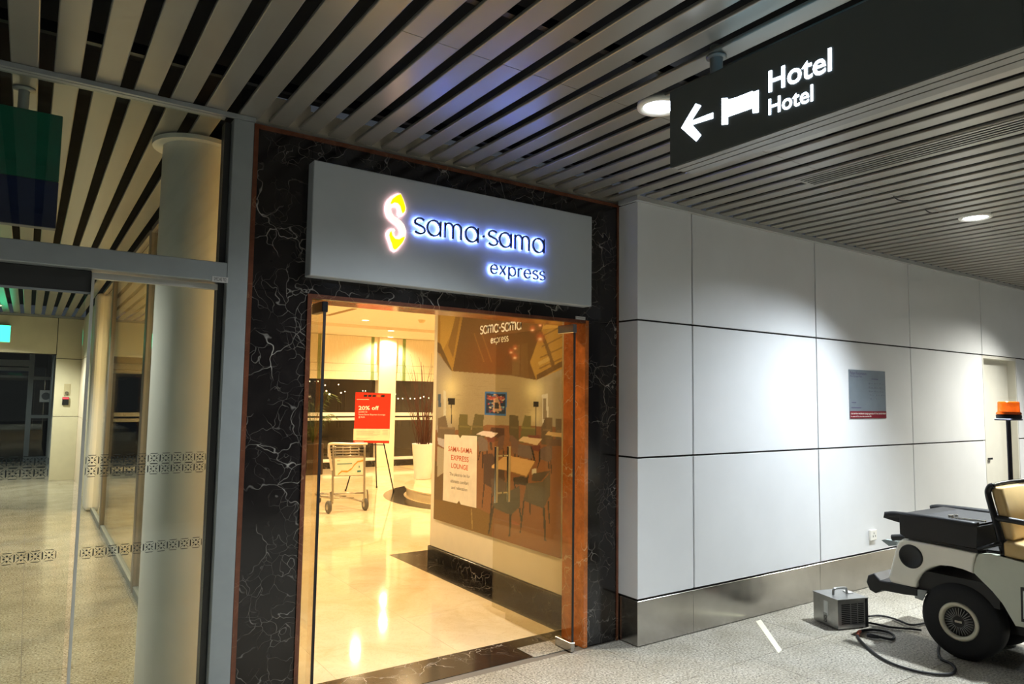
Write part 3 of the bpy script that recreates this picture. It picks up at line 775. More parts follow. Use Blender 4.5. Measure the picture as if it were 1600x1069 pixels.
# ------------------------------------------------------------------ red easel sign
ez_ = thing('easel_sign', (4.85, 11.25, 0), 'red discount notice board standing on black tripod easel', 'sign')
f1, f2, f3 = U(540,767.5,'z',0), U(588.5,762.5,'z',0), U(615,768,'z',0)
bn = Vector(((f3-f1).y, -(f3-f1).x, 0)).normalized()            # the board faces along bn
if bn.y > 0: bn = -bn
bmid = (f1+f3)/2; apex = bmid-bn*0.16+Vector((0, 0, 1.62))
bpt = bmid+bn*0.012
def UB(px, py, d=0.0):
    dd = fw + rt*((px-800)/F_PX) + up*((534.5-py)/F_PX)
    return CAM + dd*(((bpt+bn*d)-CAM).dot(bn)/dd.dot(bn))
for f in (f1, f3): MB().cyl(f, apex+(f-apex)*0.02, 0.011, 8).build('leg', BLACKM2, ez_)
MB().cyl(f2, apex-bn*0.02-Vector((0,0,0.04)), 0.011, 8).build('leg', BLACKM2, ez_)
for f in (f1, f2, f3): MB().cyl(f, f+Vector((0,0,0.03)), 0.016, 8).build('rubber_foot', BLACKP, ez_)
RED = plain('sign_red', (226, 46, 16), 0.45); RW = plain('sign_cream', (246, 228, 196), 0.5)
bp = [UB(555.6,613), UB(611,615), UB(608,693), UB(552.5,691.5)]
MB().prism(bp, -bn*0.012).build('board', RED, ez_)
E9 = lambda x, y, d=0.002: UB(540+x/9.72, 600+y/9.72, d)
MB().prism([E9(122,680), E9(668,684), E9(662,864), E9(116,857)], -bn*0.001).build('text_panel', RW, ez_)
MB().cyl(UB(565,694.5,0.004), UB(602,695.5,0.004), 0.008, 8).build('board_ledge', BLACKM2, ez_)
text('lettering', '20%', E9(196,393), E9(368,393), E9(196,335), WHITET, ez_, 0.001, bold=0.02)
text('lettering', 'off', E9(398,393), E9(505,393), E9(398,335), WHITET, ez_, 0.001, bold=0.02)
text('lettering', 'access to', E9(196,436), E9(330,436), E9(196,412), WHITET, ez_, 0.001)
text('lettering', 'Sama-Sama Express Lounge', E9(196,474), E9(602,478), E9(196,452), WHITET, ez_, 0.001)
text('lettering', '@ KLIA', E9(196,514), E9(292,515), E9(196,488), WHITET, ez_, 0.001)
MB().prism([E9(170,232), E9(355,233), E9(355,240), E9(170,239)], -bn*0.001).build('print_line', WHITET, ez_)
for k_ in range(5):
    MB().prism([E9(278+k_*66,163+k_), E9(332+k_*66,164+k_), E9(326+k_*66,196+k_), E9(274+k_*66,195+k_)], -bn*0.001).build('card_mark', [BLACKP, BLACKP, plain('mark_dark', (40, 24, 20), 0.5), plain('mark_gold', (200, 110, 40), 0.5), BLACKP][k_], ez_)
GREYL = plain('print_fine', (170, 150, 126), 0.6)
for k_, (a, c_) in enumerate(((165,525),(165,440),(165,525),(165,415),(165,525),(165,480),(165,378),(165,330))):
    yy = (712,724,736,748,762,776,822,834)[k_]
    MB().prism([E9(a,yy,.0035), E9(c_,yy+3,.0035), E9(c_,yy+6,.0035), E9(a,yy+3,.0035)], -bn*0.001).build('print_line', GREYL, ez_)
for k_ in range(4):
    MB().prism([E9(560,704+k_*22,.0035), E9(645,705+k_*22,.0035), E9(645,709+k_*22,.0035), E9(560,708+k_*22,.0035)], -bn*0.001).build('print_line', GREYL, ez_)
MB().prism([E9(140,875), E9(275,877), E9(275,884), E9(140,882)], -bn*0.001).build('print_line', RW, ez_)

# ------------------------------------------------------------------ luggage trolley
ty = thing('luggage_trolley', (3.72, 9.4, 0), 'silver airport luggage trolley with advert board on cream floor', 'trolley')
TM = plain('trolley_steel', (176, 170, 158), 0.28, 0.9)
YT = 9.40
J = lambda x, y, Y=YT: U(490+x/7.636, 680+y/7.636, 'y', Y)
a_l, a_r = J(235,140), J(612,140); zl = 0.14
for p_top, p_bot in ((J(235,110), J(225,820)), (J(608,120), J(603,800))):
    MB().tube([p_top, (p_top+p_bot)/2, p_bot], 0.016, 8).build('upright', TM, ty)
hb = MB().tube([J(218,420), J(205,330), J(186,190), J(182,130), J(200,105), J(300,103), J(450,108), J(640,104)], 0.018, 8).build('handle_bar', plain('handle_cream', (226, 214, 190), 0.35, 0.5), ty)
bk = MB()
for k_, yy in enumerate((140, 165, 190, 215, 240)):
    for dy in (0.0, 0.05, 0.10, 0.15):
        pass
for k_, yy in enumerate((145, 180, 215, 250)):
    MB().tube([J(238,yy), J(612,yy-4)], 0.009, 6).build('basket_rail', TM, ty)
    MB().tube([J(238,yy+6)+Vector((0.0,0.22,-0.02)), J(612,yy+2)+Vector((0,0.22,-0.02))], 0.007, 6).build('basket_rail', TM, ty)
for xx in (238, 330, 420, 510, 612):
    MB().tube([J(xx,250), J(xx,252)+Vector((0,0.22,-0.02)), J(xx,145)+Vector((0,0.22,0.0))], 0.006, 6, smooth_path=False).build('basket_wire', TM, ty)
MB().prism([J(243,266,YT-0.012), J(603,258,YT-0.012), J(600,488,YT-0.012), J(246,494,YT-0.012)], (0, 0.02, 0)).build('board_frame', TM, ty)
ab = MB().prism([J(254,280,YT-0.014), J(592,270,YT-0.014), J(590,476,YT-0.014), J(258,484,YT-0.014)], (0, 0.003, 0)).build('advert_board', plain('advert_cream', (244, 232, 206), 0.5), ty)
JJ = lambda x, y: J(x, y, YT-0.016)
sw = [(290,470),(340,430),(400,435),(450,405),(490,350),(530,315),(592,305)]
m = MB()
for (x1,y1),(x2,y2) in zip(sw, sw[1:]): m.prism([JJ(x1,y1+10), JJ(x2,y2+10), JJ(x2,y2-12), JJ(x1,y1-6)], (0, 0.001, 0))
m.build('gold_swoosh', plain('advert_gold', (206, 158, 62), 0.5), ab)
MB().prism([JJ(280,340), JJ(460,333), JJ(460,346), JJ(280,353)], (0, 0.001, 0)).build('print_line', plain('advert_teal', (110, 150, 140), 0.5), ab)
MB().prism([JJ(280,300), JJ(315,299), JJ(315,312), JJ(280,313)], (0, 0.001, 0)).build('print_line', plain('advert_tan', (214, 196, 150), 0.5), ab)
MB().prism([JJ(520,422), JJ(566,418), JJ(566,440), JJ(520,444)], (0, 0.001, 0)).build('print_mark', plain('advert_teal_dark', (60, 128, 130), 0.5), ab)
MB().prism([JJ(538,365), JJ(550,364), JJ(550,390), JJ(538,391)], (0, 0.001, 0)).build('print_mark', plain('advert_teal', (110, 150, 140), 0.5), ab)
Lr, Rr = J(222,700), J(603,690)
nose = [Vector((Lr.x, YT, 0.20)), Vector((Lr.x-0.02, YT+0.45, 0.17)), Vector((Lr.x+0.12, YT+1.0, 0.13)), Vector((Lr.x+0.22, YT+1.05, 0.13)), Vector((Rr.x-0.14, YT+0.8, 0.13)), Vector((Rr.x, YT, 0.12))]
MB().tube(nose, 0.014, 8).build('base_frame', TM, ty)
MB().tube([Lr, Rr], 0.012, 8).build('base_crossbar', TM, ty)
for k_ in range(3):
    y_ = YT+0.25+0.22*k_
    MB().tube([(Lr.x+0.02+0.03*k_, y_, 0.165), (Rr.x-0.05-0.03*k_, y_, 0.15)], 0.008, 6).build('base_bar', TM, ty)
WT = plain('trolley_tyre', (92, 88, 80), 0.7); 
for px_, py_ in ((176,870),(615,830)):
    c_ = J(px_, py_); c_.z = 0.085
    w_ = MB().lathe([(0.0,-0.02),(0.05,-0.02),(0.075,-0.022),(0.085,-0.012),(0.085,0.012),(0.075,0.022),(0.05,0.02),(0,0.02)], c_, (1,0,0.0), 20).build('wheel', WT, ty)
    MB().lathe([(0,-0.026),(0.035,-0.024),(0.04,-0.02)], c_, (1,0,0), 16).build('hub', TM, w_)
    MB().tube([c_+Vector((0.04,0,0)), c_+Vector((0.035,0,0.12)), c_+Vector((0.03,0.02,0.2))], 0.014, 8).build('wheel_bracket', TM, ty)
c_ = Vector((Lr.x+0.17, YT+1.0, 0.06))
MB().lathe([(0,-0.018),(0.06,-0.016),(0.06,0.016),(0,0.018)], c_, (1,0,0), 16).build('front_caster', WT, ty)

# ------------------------------------------------------------------ round plinth, pot with branches, palm
pc = Vector((6.665, 9.83, 0))
rg = MB().lathe([(1.70,0.0),(1.70,0.002),(2.025,0.002),(2.025,0.0)], pc, seg=96, smooth=False).build('trim_5', BLACKM)
tag(rg, 'curved black marble ring inlaid in cream floor around plinth', 'floor inlay', kind='structure')
pn = thing('round_plinth', pc, 'low round cream marble plinth carrying the white pot', 'plinth')
MB().lathe([(1.66,0.0),(1.66,0.135),(1.655,0.137),(0,0.137)], pc, seg=96, smooth=False).build('drum', CREAM, pn)
MB().lathe([(1.655,0.138),(1.69,0.14),(1.69,0.158),(1.683,0.162),(0,0.162)], pc, seg=96, smooth=False).build('top_slab', CREAM, pn)
pq = U(660, 749.5, 'z', 0.163); pq = pq+Vector((pq.x, pq.y, 0)).normalized()*0.13; pq.z = 0.163
pt = thing('branch_planter', pq, 'tall white tapered pot holding bare brown branches', 'planter')
MB().lathe([(0,0.0),(0.135,0.0),(0.14,0.01),(0.195,0.60),(0.197,0.61),(0.18,0.61),(0.17,0.56),(0,0.56)], pq, seg=28).build('pot', WHITEPAINT, pt)
MB().lathe([(0.17,0.565),(0.1,0.575),(0,0.58)], pq, seg=20).build('soil', plain('soil', (60, 44, 30), 0.9), pt)
BR = plain('branch_brown', (84, 48, 30), 0.7)
for k_ in range(46):
    a = random.random()*2*PI; r0 = random.random()*0.11; lean = 0.05+random.random()*0.34; h = 0.75+random.random()*0.75
    p0 = pq+Vector((math.cos(a)*r0, math.sin(a)*r0, 0.55)); pts = [p0]
    a2 = a+random.uniform(-0.6, 0.6)
    for s in range(1, 5):
        f = s/4
        pts.append(p0+Vector((math.cos(a2)*lean*f**1.4+random.uniform(-.03,.03), math.sin(a2)*lean*f**1.4+random.uniform(-.03,.03), h*f)))
    MB().tube(pts, 0.006, 5, r_end=0.002).build('branch', BR, pt)
for k_, (dx, h) in enumerate(((-0.30,1.62),(-0.42,1.5),(-0.12,1.58),(0.1,1.66))):
    p0 = pq+Vector((0,0,0.55)); pts = [p0+Vector((dx*f**1.3+random.uniform(-.04,.04), random.uniform(-.04,.04), h*f)) for f in (0,.2,.4,.6,.8,1)]
    MB().tube(pts, 0.006, 5, r_end=0.0015).build('branch', BR, pt)
pp = Vector((4.72, 13.7, 0)); pp = U(487, 741, 'z', 0); pp.z = 0
pa = thing('potted_palm', pp, 'leafy green palm in tall brown planter by left window', 'plant')
m = MB(); m.bbox(pp.x-0.17, pp.x+0.17, pp.y-0.17, pp.y+0.17, 0, 0.62, 0.01, 1); m.build('planter', plain('planter_brown', (50, 34, 18), 0.5), pa)
LEAF = plain('palm_green', (70, 88, 40), 0.55, 0, 0.2, 20)
for k_ in range(15):
    a = 2*PI*k_/15+random.uniform(-.1,.1); L = random.uniform(0.3, 0.5); h = random.uniform(0.35, 1.15)
    m = MB(); base = pp+Vector((0,0,0.62)); rows_ = []
    for s in range(8):
        f = s/7; c_ = base+Vector((math.cos(a)*L*f, math.sin(a)*L*f, h*math.sin(f*2.1)))
        rows_.append(c_)
    m.tube(rows_, 0.005, 5, smooth_path=False, r_end=0.002)
    side = Vector((-math.sin(a), math.cos(a), 0))
    for s in range(2, 8):
        for sg_ in (-1, 1):
            for q_ in (0, 0.5):
                c_ = rows_[s]*(1-q_)+rows_[s-1]*q_
                tip = c_+side*sg_*0.16*(1-0.4*s/7)+Vector((math.cos(a)*0.08, math.sin(a)*0.08, -0.06))
                w_ = Vector((math.cos(a), math.sin(a), 0))*0.012
                m.poly([c_-w_, c_+w_, tip])
    m.build('frond', LEAF, pa)

# ------------------------------------------------------------------ lounge ceiling lamps and detector
WARM = (1.0, 0.73, 0.40)
LAMPGLOW = emit('downlight_glow_warm', (255, 236, 190), 9.0)
def lounge_lamp(x, y, z, energy, label, half=80):
    r = thing('ceiling_downlight', (x, y, z), label, 'ceiling light', 'lounge downlights')
    MB().lathe([(0.065,-0.002),(0.085,-0.006),(0.09,-0.001)], (x,y,z), seg=20).build('trim_ring', WHITEPAINT, r)
    MB().lathe([(0.062,-0.0025),(0,-0.0025)], (x,y,z), seg=20).build('lens', LAMPGLOW, r)
    spot('lamp', (x,y,z-0.02), energy, WARM, half, 0.6, r, radius=0.06)
LE = 232
d1, d2 = U(571,500.5,'z',LZ), U(611,517,'z',2.94)
for x, y, z, k, lb in ((d1.x,d1.y,LZ,1.0,'round recessed ceiling downlight above red easel sign'), (d2.x,d2.y,2.94,0.9,'round recessed ceiling downlight before cream pillar'),
    (6.72,14.72,2.94,0.75,'downlight washing the cream pillar'), (1.7,5.0,LZ,0.8,'downlight over lounge entrance floor'), (1.6,7.6,LZ,0.8,'downlight behind lounge entrance'),
    (1.9,10.2,LZ,0.9,'downlight left of trolley'), (1.9,12.6,LZ,0.9,'downlight near left windows'), (4.6,9.2,LZ,1.0,'downlight above plinth edge'),
    (7.2,9.0,LZ,1.0,'downlight over plinth centre'), (7.6,12.2,LZ,0.9,'downlight over right lounge floor'), (5.6,6.4,LZ,0.9,'downlight behind picture wall')):
    lounge_lamp(x, y, z, LE*k, lb)
sd = U(659,500,'z',LZ)
r = thing('smoke_detector', (sd.x, sd.y, LZ), 'small round smoke detector on lounge ceiling', 'detector')
MB().lathe([(0.0,-0.055),(0.04,-0.055),(0.055,-0.03),(0.06,-0.012),(0.07,-0.010),(0.07,0)], (sd.x,sd.y,LZ-0.0005), seg=20).build('housing', plain('detector_cream', (226, 206, 160), 0.5), r)

# ------------------------------------------------------------------ night outside the windows
gr = MB().box(-40, 90, YB+5.5, 160, -4.2, -4.0).build('apron_ground', plain('night_asphalt', (46, 42, 36), 0.8)); gr.name = 'ground'
tag(gr, 'dark airport apron outside the lounge windows', 'ground', kind='structure')
APR = emit('apron_lamp', (255, 236, 200), 30.0)
for px_, py_, r_ in ((484,596,.10),(497,596,.10),(508,602,.12),(510,611,.14),(515,616,.2),(529,601,.12),(533,614,.14),(539,612,.1),(567,611,.1),(571,611,.1),(618,616,.12),(622,623,.14),(629,623,.13),(641,623,.13),(648,623,.13),(657,622,.13),(476,620,.25),(662,620,.12),(670,622,.12)):
    p = U(px_, py_, 'y', 120)
    o = thing('apron_lamp', (p.x, p.y, -4.0), 'tiny far lamp glowing in the night beyond lounge windows', 'lamp', 'far apron lamps')
    MB().lathe([(0,-r_),(r_*.7,-r_*.7),(r_,0),(r_*.7,r_*.7),(0,r_)], p, seg=8).build('bulb', APR, o)
    MB().cyl((p.x, p.y, -4.0), (p.x, p.y, p.z-r_), 0.08, 6).build('mast', BLACKM2, o)

# ------------------------------------------------------------------ glazed partition on the left
YP = 3.55
pt_ = thing('wall_partition', (0.8, YP, 0), 'grey aluminium frame of the glazed partition left of the shopfront', 'partition frame', kind='structure')
pt_.name = 'wall_glazed'
MB().bbox(0.758, 0.855, YP, YP+0.12, 0.0, 2.95, 0.003, 1).build('frame_post', ALU, pt_)
MB().bbox(0.728, 0.757, YP+0.05, YP+0.12, 0.0, 2.94, 0.002, 1).build('frame_post', ALUD, pt_)
MB().bbox(-2.0, 0.757, YP, YP+0.12, 2.137, 2.23, 0.003, 1).build('header_beam', ALU, pt_)
MB().box(-2.0, 0.86, YP-0.008, YP+0.012, 2.951, 2.972).build('ceiling_track', ALU, pt_)
MB().box(-2.0, 0.727, YP+0.03, YP+0.075, 2.955, 2.972).build('ceiling_track', ALU, pt_)
MB().box(-2.0, 0.727, YP+0.055, YP+0.065, 2.231, 2.954).build('transom_glass', GLASS, pt_)
MB().box(-1.9, 0.727, YP+0.02, YP+0.11, 0.001, 0.006).build('floor_track', ALU, pt_)
lp = thing('nameplate', U(345, 436, 'y', YP), 'tiny silver label plate at right end of header beam', 'label plate')
a, c_ = U(331.5,432,'y',YP), U(356,441,'y',YP)
MB().box(a.x, c_.x, YP-0.003, YP-0.0005, U(344,440,'y',YP).z-0.004, U(344,434,'y',YP).z+0.004).build('plate', plain('label_silver', (200, 200, 196), 0.4), lp)
zb_ = U(344,440,'y',YP).z
text('lettering', 'SMC/AS 702', (a.x+.008, YP-.003, zb_+.002), (c_.x-.008, YP-.003, zb_+.002), (a.x+.008, YP-.003, zb_+.018), BLACKP, lp)
MOT = plain('pattern_grey_film', (36, 44, 42), 0.8)
def band(x0, x1, z0, rows_, y, parent, pitch=0.0489):
    m = MB(); n = int((x1-x0)/pitch); h = 0.0475
    for i in range(n):
        for j in range(rows_):
            X = x0+i*pitch; Z = z0+j*h; s = pitch; c = lambda u, v: Vector((X+u*s, y, Z+v*h))
            for (u0, v0), (u1, v1), w in (((.14,.02),(.86,.02),.045), ((.14,.98),(.86,.98),.045), ((.02,.14),(.02,.86),.045), ((.98,.14),(.98,.86),.045), ((.12,.12),(.40,.40),.03), ((.60,.60),(.88,.88),.03), ((.12,.88),(.40,.60),.03), ((.60,.40),(.88,.12),.03)):
                d = Vector((u1-u0, v1-v0)).normalized(); nx, nz = -d.y*w/1.0, d.x*w
                m.poly([c(u0+nx*.3, v0+nz*.3), c(u1+nx*.3, v1+nz*.3), c((u0+u1)/2*0.3+u1*0.7-nx, (v0+v1)/2*0.3+v1*0.7-nz), c((u0+u1)/2*0.3+u0*0.7-nx, (v0+v1)/2*0.3+v0*0.7-nz)])
            for u, v in ((.5,.28),(.5,.72),(.28,.5),(.72,.5)):
                m.poly([c(u+.085*math.cos(a_*PI/4), v+.085*math.sin(a_*PI/4)) for a_ in range(8)])
    return m.build('pattern_film', MOT, parent)
s1 = thing('sliding_door', (0.47, YP+0.06, 0), 'fixed glass panel with patterned bands beside grey post', 'glass panel')
MB().box(0.215, 0.727, YP+0.055, YP+0.065, 0.008, 2.10).build('glass_pane', GLASS, s1)
MB().box(0.203, 0.7275, YP+0.045, YP+0.075, 2.101, 2.128).build('top_rail', plain('rail_pale', (196, 194, 184), 0.4, 0.3), s1)
MB().box(0.203, 0.214, YP+0.045, YP+0.075, 0.008, 2.10).build('edge_profile', plain('rail_pale', (196, 194, 184), 0.4, 0.3), s1)
band(0.222, 0.727, 1.230, 2, YP+0.0535, s1); band(0.222, 0.727, 0.880, 1, YP+0.0535, s1)
s2 = thing('sliding_door', (-0.6, YP+0.09, 0), 'glass sliding door leaf with patterned bands and dark top rail', 'glass door')
MB().box(-1.4, 0.185, YP+0.085, YP+0.095, 0.008, 2.035).build('glass_pane', GLASS, s2)
MB().bbox(-1.42, 0.203, YP+0.06, YP+0.115, 2.036, 2.136, 0.003, 1).build('top_rail', ALUD, s2)
MB().box(-1.42, 0.203, YP+0.058, YP+0.062, 2.030, 2.04).build('rail_lip', ALU, s2)
band(-1.38, 0.125, 1.230, 2, YP+0.0835, s2); band(-1.38, 0.175, 0.880, 1, YP+0.0835, s2)
# column
cc = Vector((0.700, 4.165, 0))
co = thing('round_column', cc, 'thick round cream column behind patterned glass panel', 'column', kind=None)
MB().lathe([(0.17,0.0),(0.17,2.955)], cc, seg=48).build('shaft', WHITEPAINT, co)
MB().lathe([(0.171,2.945),(0.222,2.945),(0.224,2.968),(0.171,2.968)], cc, seg=48, smooth=False).build('ceiling_collar', WHITEPAINT, co)
# hanging green and blue sign
hs = thing('hanging_sign', (-0.6, 3.82, 2.34), 'dark green and navy hanging sign behind partition glass', 'sign')
MB().bbox(-1.3, 0.061, 3.80, 3.86, 2.559, 2.872, 0.003, 1).build('green_panel', plain('sign_green', (22, 104, 84), 0.35), hs)
MB().bbox(-1.3, 0.061, 3.80, 3.86, 2.342, 2.5585, 0.003, 1).build('navy_panel', plain('sign_navy', (22, 38, 84), 0.35), hs)
for x in (-0.093, -1.0):
    MB().cyl((x, 3.83, 2.871), (x, 3.83, 3.0), 0.022, 14).build('hanger_rod', ALU, hs)
    MB().lathe([(0.024,2.962),(0.045,2.968),(0.045,2.973),(0.024,2.974)], (x, 3.83, 0), seg=16).build('ceiling_rose', ALU, hs)

# ------------------------------------------------------------------ far end of the vestibule
wv = thing('wall_back', (0, 15.2, 0), 'cream panelled end wall of vestibule with wide opening', 'wall', kind='structure')
for x0, x1, z0, z1 in ((0.385, 0.785, 0, 1.14), (0.385, 0.785, 1.15, 2.19), (0.385, 0.785, 2.20, 2.93), (-1.9, 0.375, 2.275, 2.93)):
    MB().bbox(x0, x1, 15.2, 15.24, z0, z1, 0.003, 1).build('panel', CREAMPAN, wv)
MB().box(-1.9, 0.79, 15.241, 15.3, 2.26, 2.97).build('backing', JOINT, wv)
MB().box(0.39, 0.79, 15.241, 15.3, 0, 2.26).build('backing', JOINT, wv)
MB().box(-1.9, 0.79, 15.17, 15.2, 2.935, 2.972).build('angle', plain('trim_grey', (170, 172, 170), 0.45), wv)
es = thing('exit_sign', (-0.6, 15.0, 2.44), 'glowing green exit sign on far cream wall', 'exit sign')
MB().bbox(-0.95, -0.313, 15.10, 15.19, 2.44, 2.745, 0.004, 1).build('casing', WHITEPAINT, es)
MB().box(-0.94, -0.322, 15.095, 15.0995, 2.45, 2.735).build('lit_face', emit('exit_green', (60, 255, 190), 3.0), es)
cr = thing('card_reader', (0.572, 15.19, 1.36), 'small black card reader with red light on cream pier', 'card reader')
MB().bbox(0.515, 0.615, 15.165, 15.199, 1.355, 1.50, 0.004, 1).build('housing', BLACKP, cr)
MB().box(0.52, 0.61, 15.162, 15.1649, 1.462, 1.492).build('red_light', emit('reader_red', (255, 50, 60), 2.5), cr)
ib = thing('call_button', (0.575, 15.19, 1.52), 'round call button on beige plate above card reader', 'button')
MB().bbox(0.53, 0.63, 15.192, 15.1995, 1.53, 1.74, 0.003, 1).build('plate', plain('plate_beige', (196, 182, 146), 0.5), ib)
MB().cyl((0.575, 15.191, 1.57), (0.575, 15.18, 1.57), 0.03, 16).build('button', STEEL, ib)
fd = thing('door_2', (-0.4, 19.6, 0), 'far glazed door frame in dim passage beyond vestibule', 'door', kind='structure')
for x0, x1 in ((-0.02, 0.08), (0.50, 0.56), (-1.9, -1.8)): MB().box(x0, x1, 19.55, 19.65, 0, 2.9).build('frame_post', ALU, fd)
for z0, z1 in ((2.05, 2.13), (2.16, 2.30)): MB().box(-1.8, -0.021, 19.55, 19.65, z0, z1).build('frame_rail', ALU, fd)
for z0, z1 in ((0.0, 0.1), (0.98, 1.05), (1.86, 1.93)): MB().box(0.081, 0.499, 19.55, 19.65, z0, z1).build('frame_rail', ALU, fd)
MB().box(-1.8, -0.021, 19.60, 19.61, 0, 2.9).build('pane', GLASSD, fd); MB().box(0.081, 0.499, 19.60, 19.61, 0.1, 2.9).build('pane', GLASSD, fd)
nb = thing('notice', (0.33, 19.53, 1.35), 'small white notice with grey circle on far door', 'notice')
MB().box(0.22, 0.46, 19.54, 19.549, 1.35, 1.62).build('sheet', plain('paper', (220, 222, 220), 0.6), nb)
MB().cyl((0.34, 19.5395, 1.485), (0.34, 19.538, 1.485), 0.085, 20).build('printed_circle', plain('print_grey2', (120, 124, 126), 0.6), nb)
ps = thing('wall_passage', (0.5, 17.3, 0), 'folded blue-grey glass door leaves along far passage', 'wall', kind='structure'); ps.name = 'wall_right'
for y in (15.5, 16.3, 17.2, 18.2, 19.1):
    MB().box(0.40, 0.46, y, y+0.08, 0, 2.6).build('frame_post', ALU, ps)
MB().box(0.43, 0.44, 15.5, 19.5, 0.05, 2.6).build('pane', glass('passage_glass', (0.35, 0.45, 0.45)), ps)
MB().box(0.6, 0.7, 15.3, 20, 0, 2.9).build('wall_panel', plain('passage_dark', (60, 66, 68), 0.6), ps)
MB().box(-1.9, 0.7, 15.3, 20, 2.9, 2.95).build('soffit', plain('passage_soffit', (150, 148, 138), 0.6), ps)

# ------------------------------------------------------------------ corridor downlights
COOL = (0.86, 0.94, 1.0)
DISC = emit('downlight_glow_cool', (238, 246, 255), 14.0)
def corridor_lamp(x, y, energy, label, color=COOL):
    r = thing('ceiling_downlight', (x, y, ZC), label, 'ceiling light', 'corridor downlights')
    MB().lathe([(0.078,-0.004),(0.088,-0.012),(0.105,-0.010),(0.108,0.001),(0.105,0.02),(0.078,0.02)], (x,y,ZC), seg=32).build('trim_ring', WHITEPAINT, r)
    MB().lathe([(0.0,-0.003),(0.077,-0.003),(0.077,0.02)], (x,y,ZC), seg=32).build('lens', DISC, r)
    spot('lamp', (x,y,ZC-0.02), energy, color, 60, 1.0, r, target=(-0.36, 0.06, -1), radius=0.08)
KE = 680
corridor_lamp(2.37, 2.26, KE*0.62, 'round recessed downlight beside end of hotel sign')
corridor_lamp(5.68, 2.28, KE, 'round recessed downlight above the white panel wall')
corridor_lamp(9.01, 2.28, KE*1.1, 'round recessed downlight by service door recess', (1.0, 0.98, 0.88))
corridor_lamp(12.35, 2.28, KE, 'round recessed downlight far along corridor')
corridor_lamp(-0.97, 2.26, KE*0.5, 'round recessed downlight above partition, out to left')
for x, lb in ((0.7, 'round recessed downlight just behind viewer'), (4.0, 'round recessed downlight behind viewer to the right'), (7.3, 'round recessed downlight behind the buggy front')):
    corridor_lamp(x, -1.2, KE*1.05, lb)
# vestibule lamps
VW = (0.98, 0.98, 0.90)
for x, y, e_, lb in ((-0.6, 4.75, 170, 'downlight in near vestibule ceiling'), (-0.5, 9.3, 250, 'downlight in middle vestibule ceiling'), (-0.5, 14.0, 420, 'downlight by vestibule end wall')):
    r = thing('ceiling_downlight', (x, y, ZC), lb, 'ceiling light', 'vestibule downlights')
    MB().lathe([(0.07,-0.004),(0.09,-0.010),(0.098,0.001),(0.09,0.02),(0.07,0.02)], (x,y,ZC), seg=24).build('trim_ring', WHITEPAINT, r)
    MB().lathe([(0,-0.003),(0.069,-0.003),(0.069,0.02)], (x,y,ZC), seg=24).build('lens', LAMPGLOW, r)
    spot('lamp', (x,y,ZC-0.02), e_, VW, 65, 0.5, r, radius=0.06)

r = thing('ceiling_downlight', (-0.6, 17.4, 2.9), 'small downlight in dim passage beyond vestibule', 'ceiling light')
MB().lathe([(0.06,-0.004),(0.08,-0.008),(0.085,-0.0005)], (-0.6,17.4,2.9), seg=20).build('trim_ring', WHITEPAINT, r)
MB().lathe([(0,-0.003),(0.059,-0.003)], (-0.6,17.4,2.9), seg=20).build('lens', DISC, r)
spot('lamp', (-0.6,17.4,2.88), 70, (0.85,0.95,1.0), 70, 0.6, r, radius=0.06)

# ------------------------------------------------------------------ hotel sign
HX, HY0, HY1, HZ0, HZ1 = 2.105, 0.715, 1.953, 2.54, 2.86
ht = thing('hotel_sign', (HX, 1.3, HZ0), 'black hanging wayfinding sign with glowing white arrow, bed and Hotel lettering', 'sign')
HB = plain('sign_black', (82, 88, 88), 0.4, 0.0, 0.03)
MB().box(HX, HX+0.13, HY0, HY1, HZ0+0.004, HZ1).build('sign_body', HB, ht)
UG = plain('sign_under_grey', (128, 128, 124), 0.4, 0.3)
for x0, x1 in ((HX+0.003, HX+0.034), (HX+0.041, HX+0.078), (HX+0.085, HX+0.127)): MB().box(x0, x1, HY0, HY1-0.002, HZ0, HZ0+0.0035).build('under_strip', UG, ht)
MB().box(HX-0.004, HX+0.134, HY0-0.02, HY0-0.002, HZ0, HZ1).build('end_cap', HB, ht)
LIT = emit('sign_white_light', (226, 240, 255), 7.0)
MB().box(HX+0.01, HX+0.03, HY0+0.1, 1.68, HZ1+0.0002, HZ1+0.002).build('added_top_glow', emit('added_glow_cyan', (150, 220, 255), 5.0), ht)  # added glowing strip, throws cyan light onto the slats above the sign
hp = lambda x, y: U(1030+x/5.345, 60+y/5.345, 'x', HX-0.001)
XH = (-0.0006, 0, 0)
MB().prism([hp(185,748), hp(305,545), hp(350,562), hp(268,690), hp(450,620), hp(450,668), hp(275,722), hp(350,808), hp(310,860)], XH).build('lit_arrow', LIT, ht)
bed = MB().prism([hp(522,500), hp(572,498), hp(574,515), hp(600,505), hp(640,495), hp(780,440), hp(782,450), hp(830,432), hp(830,618), hp(782,625), hp(780,582), hp(574,655), hp(574,716), hp(522,722)], XH).build('lit_bed', LIT, ht)
text('lit_lettering', 'Hotel', hp(915,450), hp(1440,265), hp(915,275)*1.0, LIT, ht, 0.001, bold=0.012)
text('lit_lettering', 'Hotel', hp(915,640), hp(1285,520), hp(915,510), LIT, ht, 0.001, bold=0.012)
for y in (1.79, 0.95):
    MB().cyl((HX+0.092, y, HZ1-0.002), (HX+0.092, y, ZC+0.04), 0.025, 18).build('hanger_rod', ALU, ht)
    MB().lathe([(0.027,-0.012),(0.04,-0.008),(0.04,-0.002),(0.027,-0.001)], (HX+0.092, y, ZC), seg=18).build('ceiling_rose', ALU, ht)

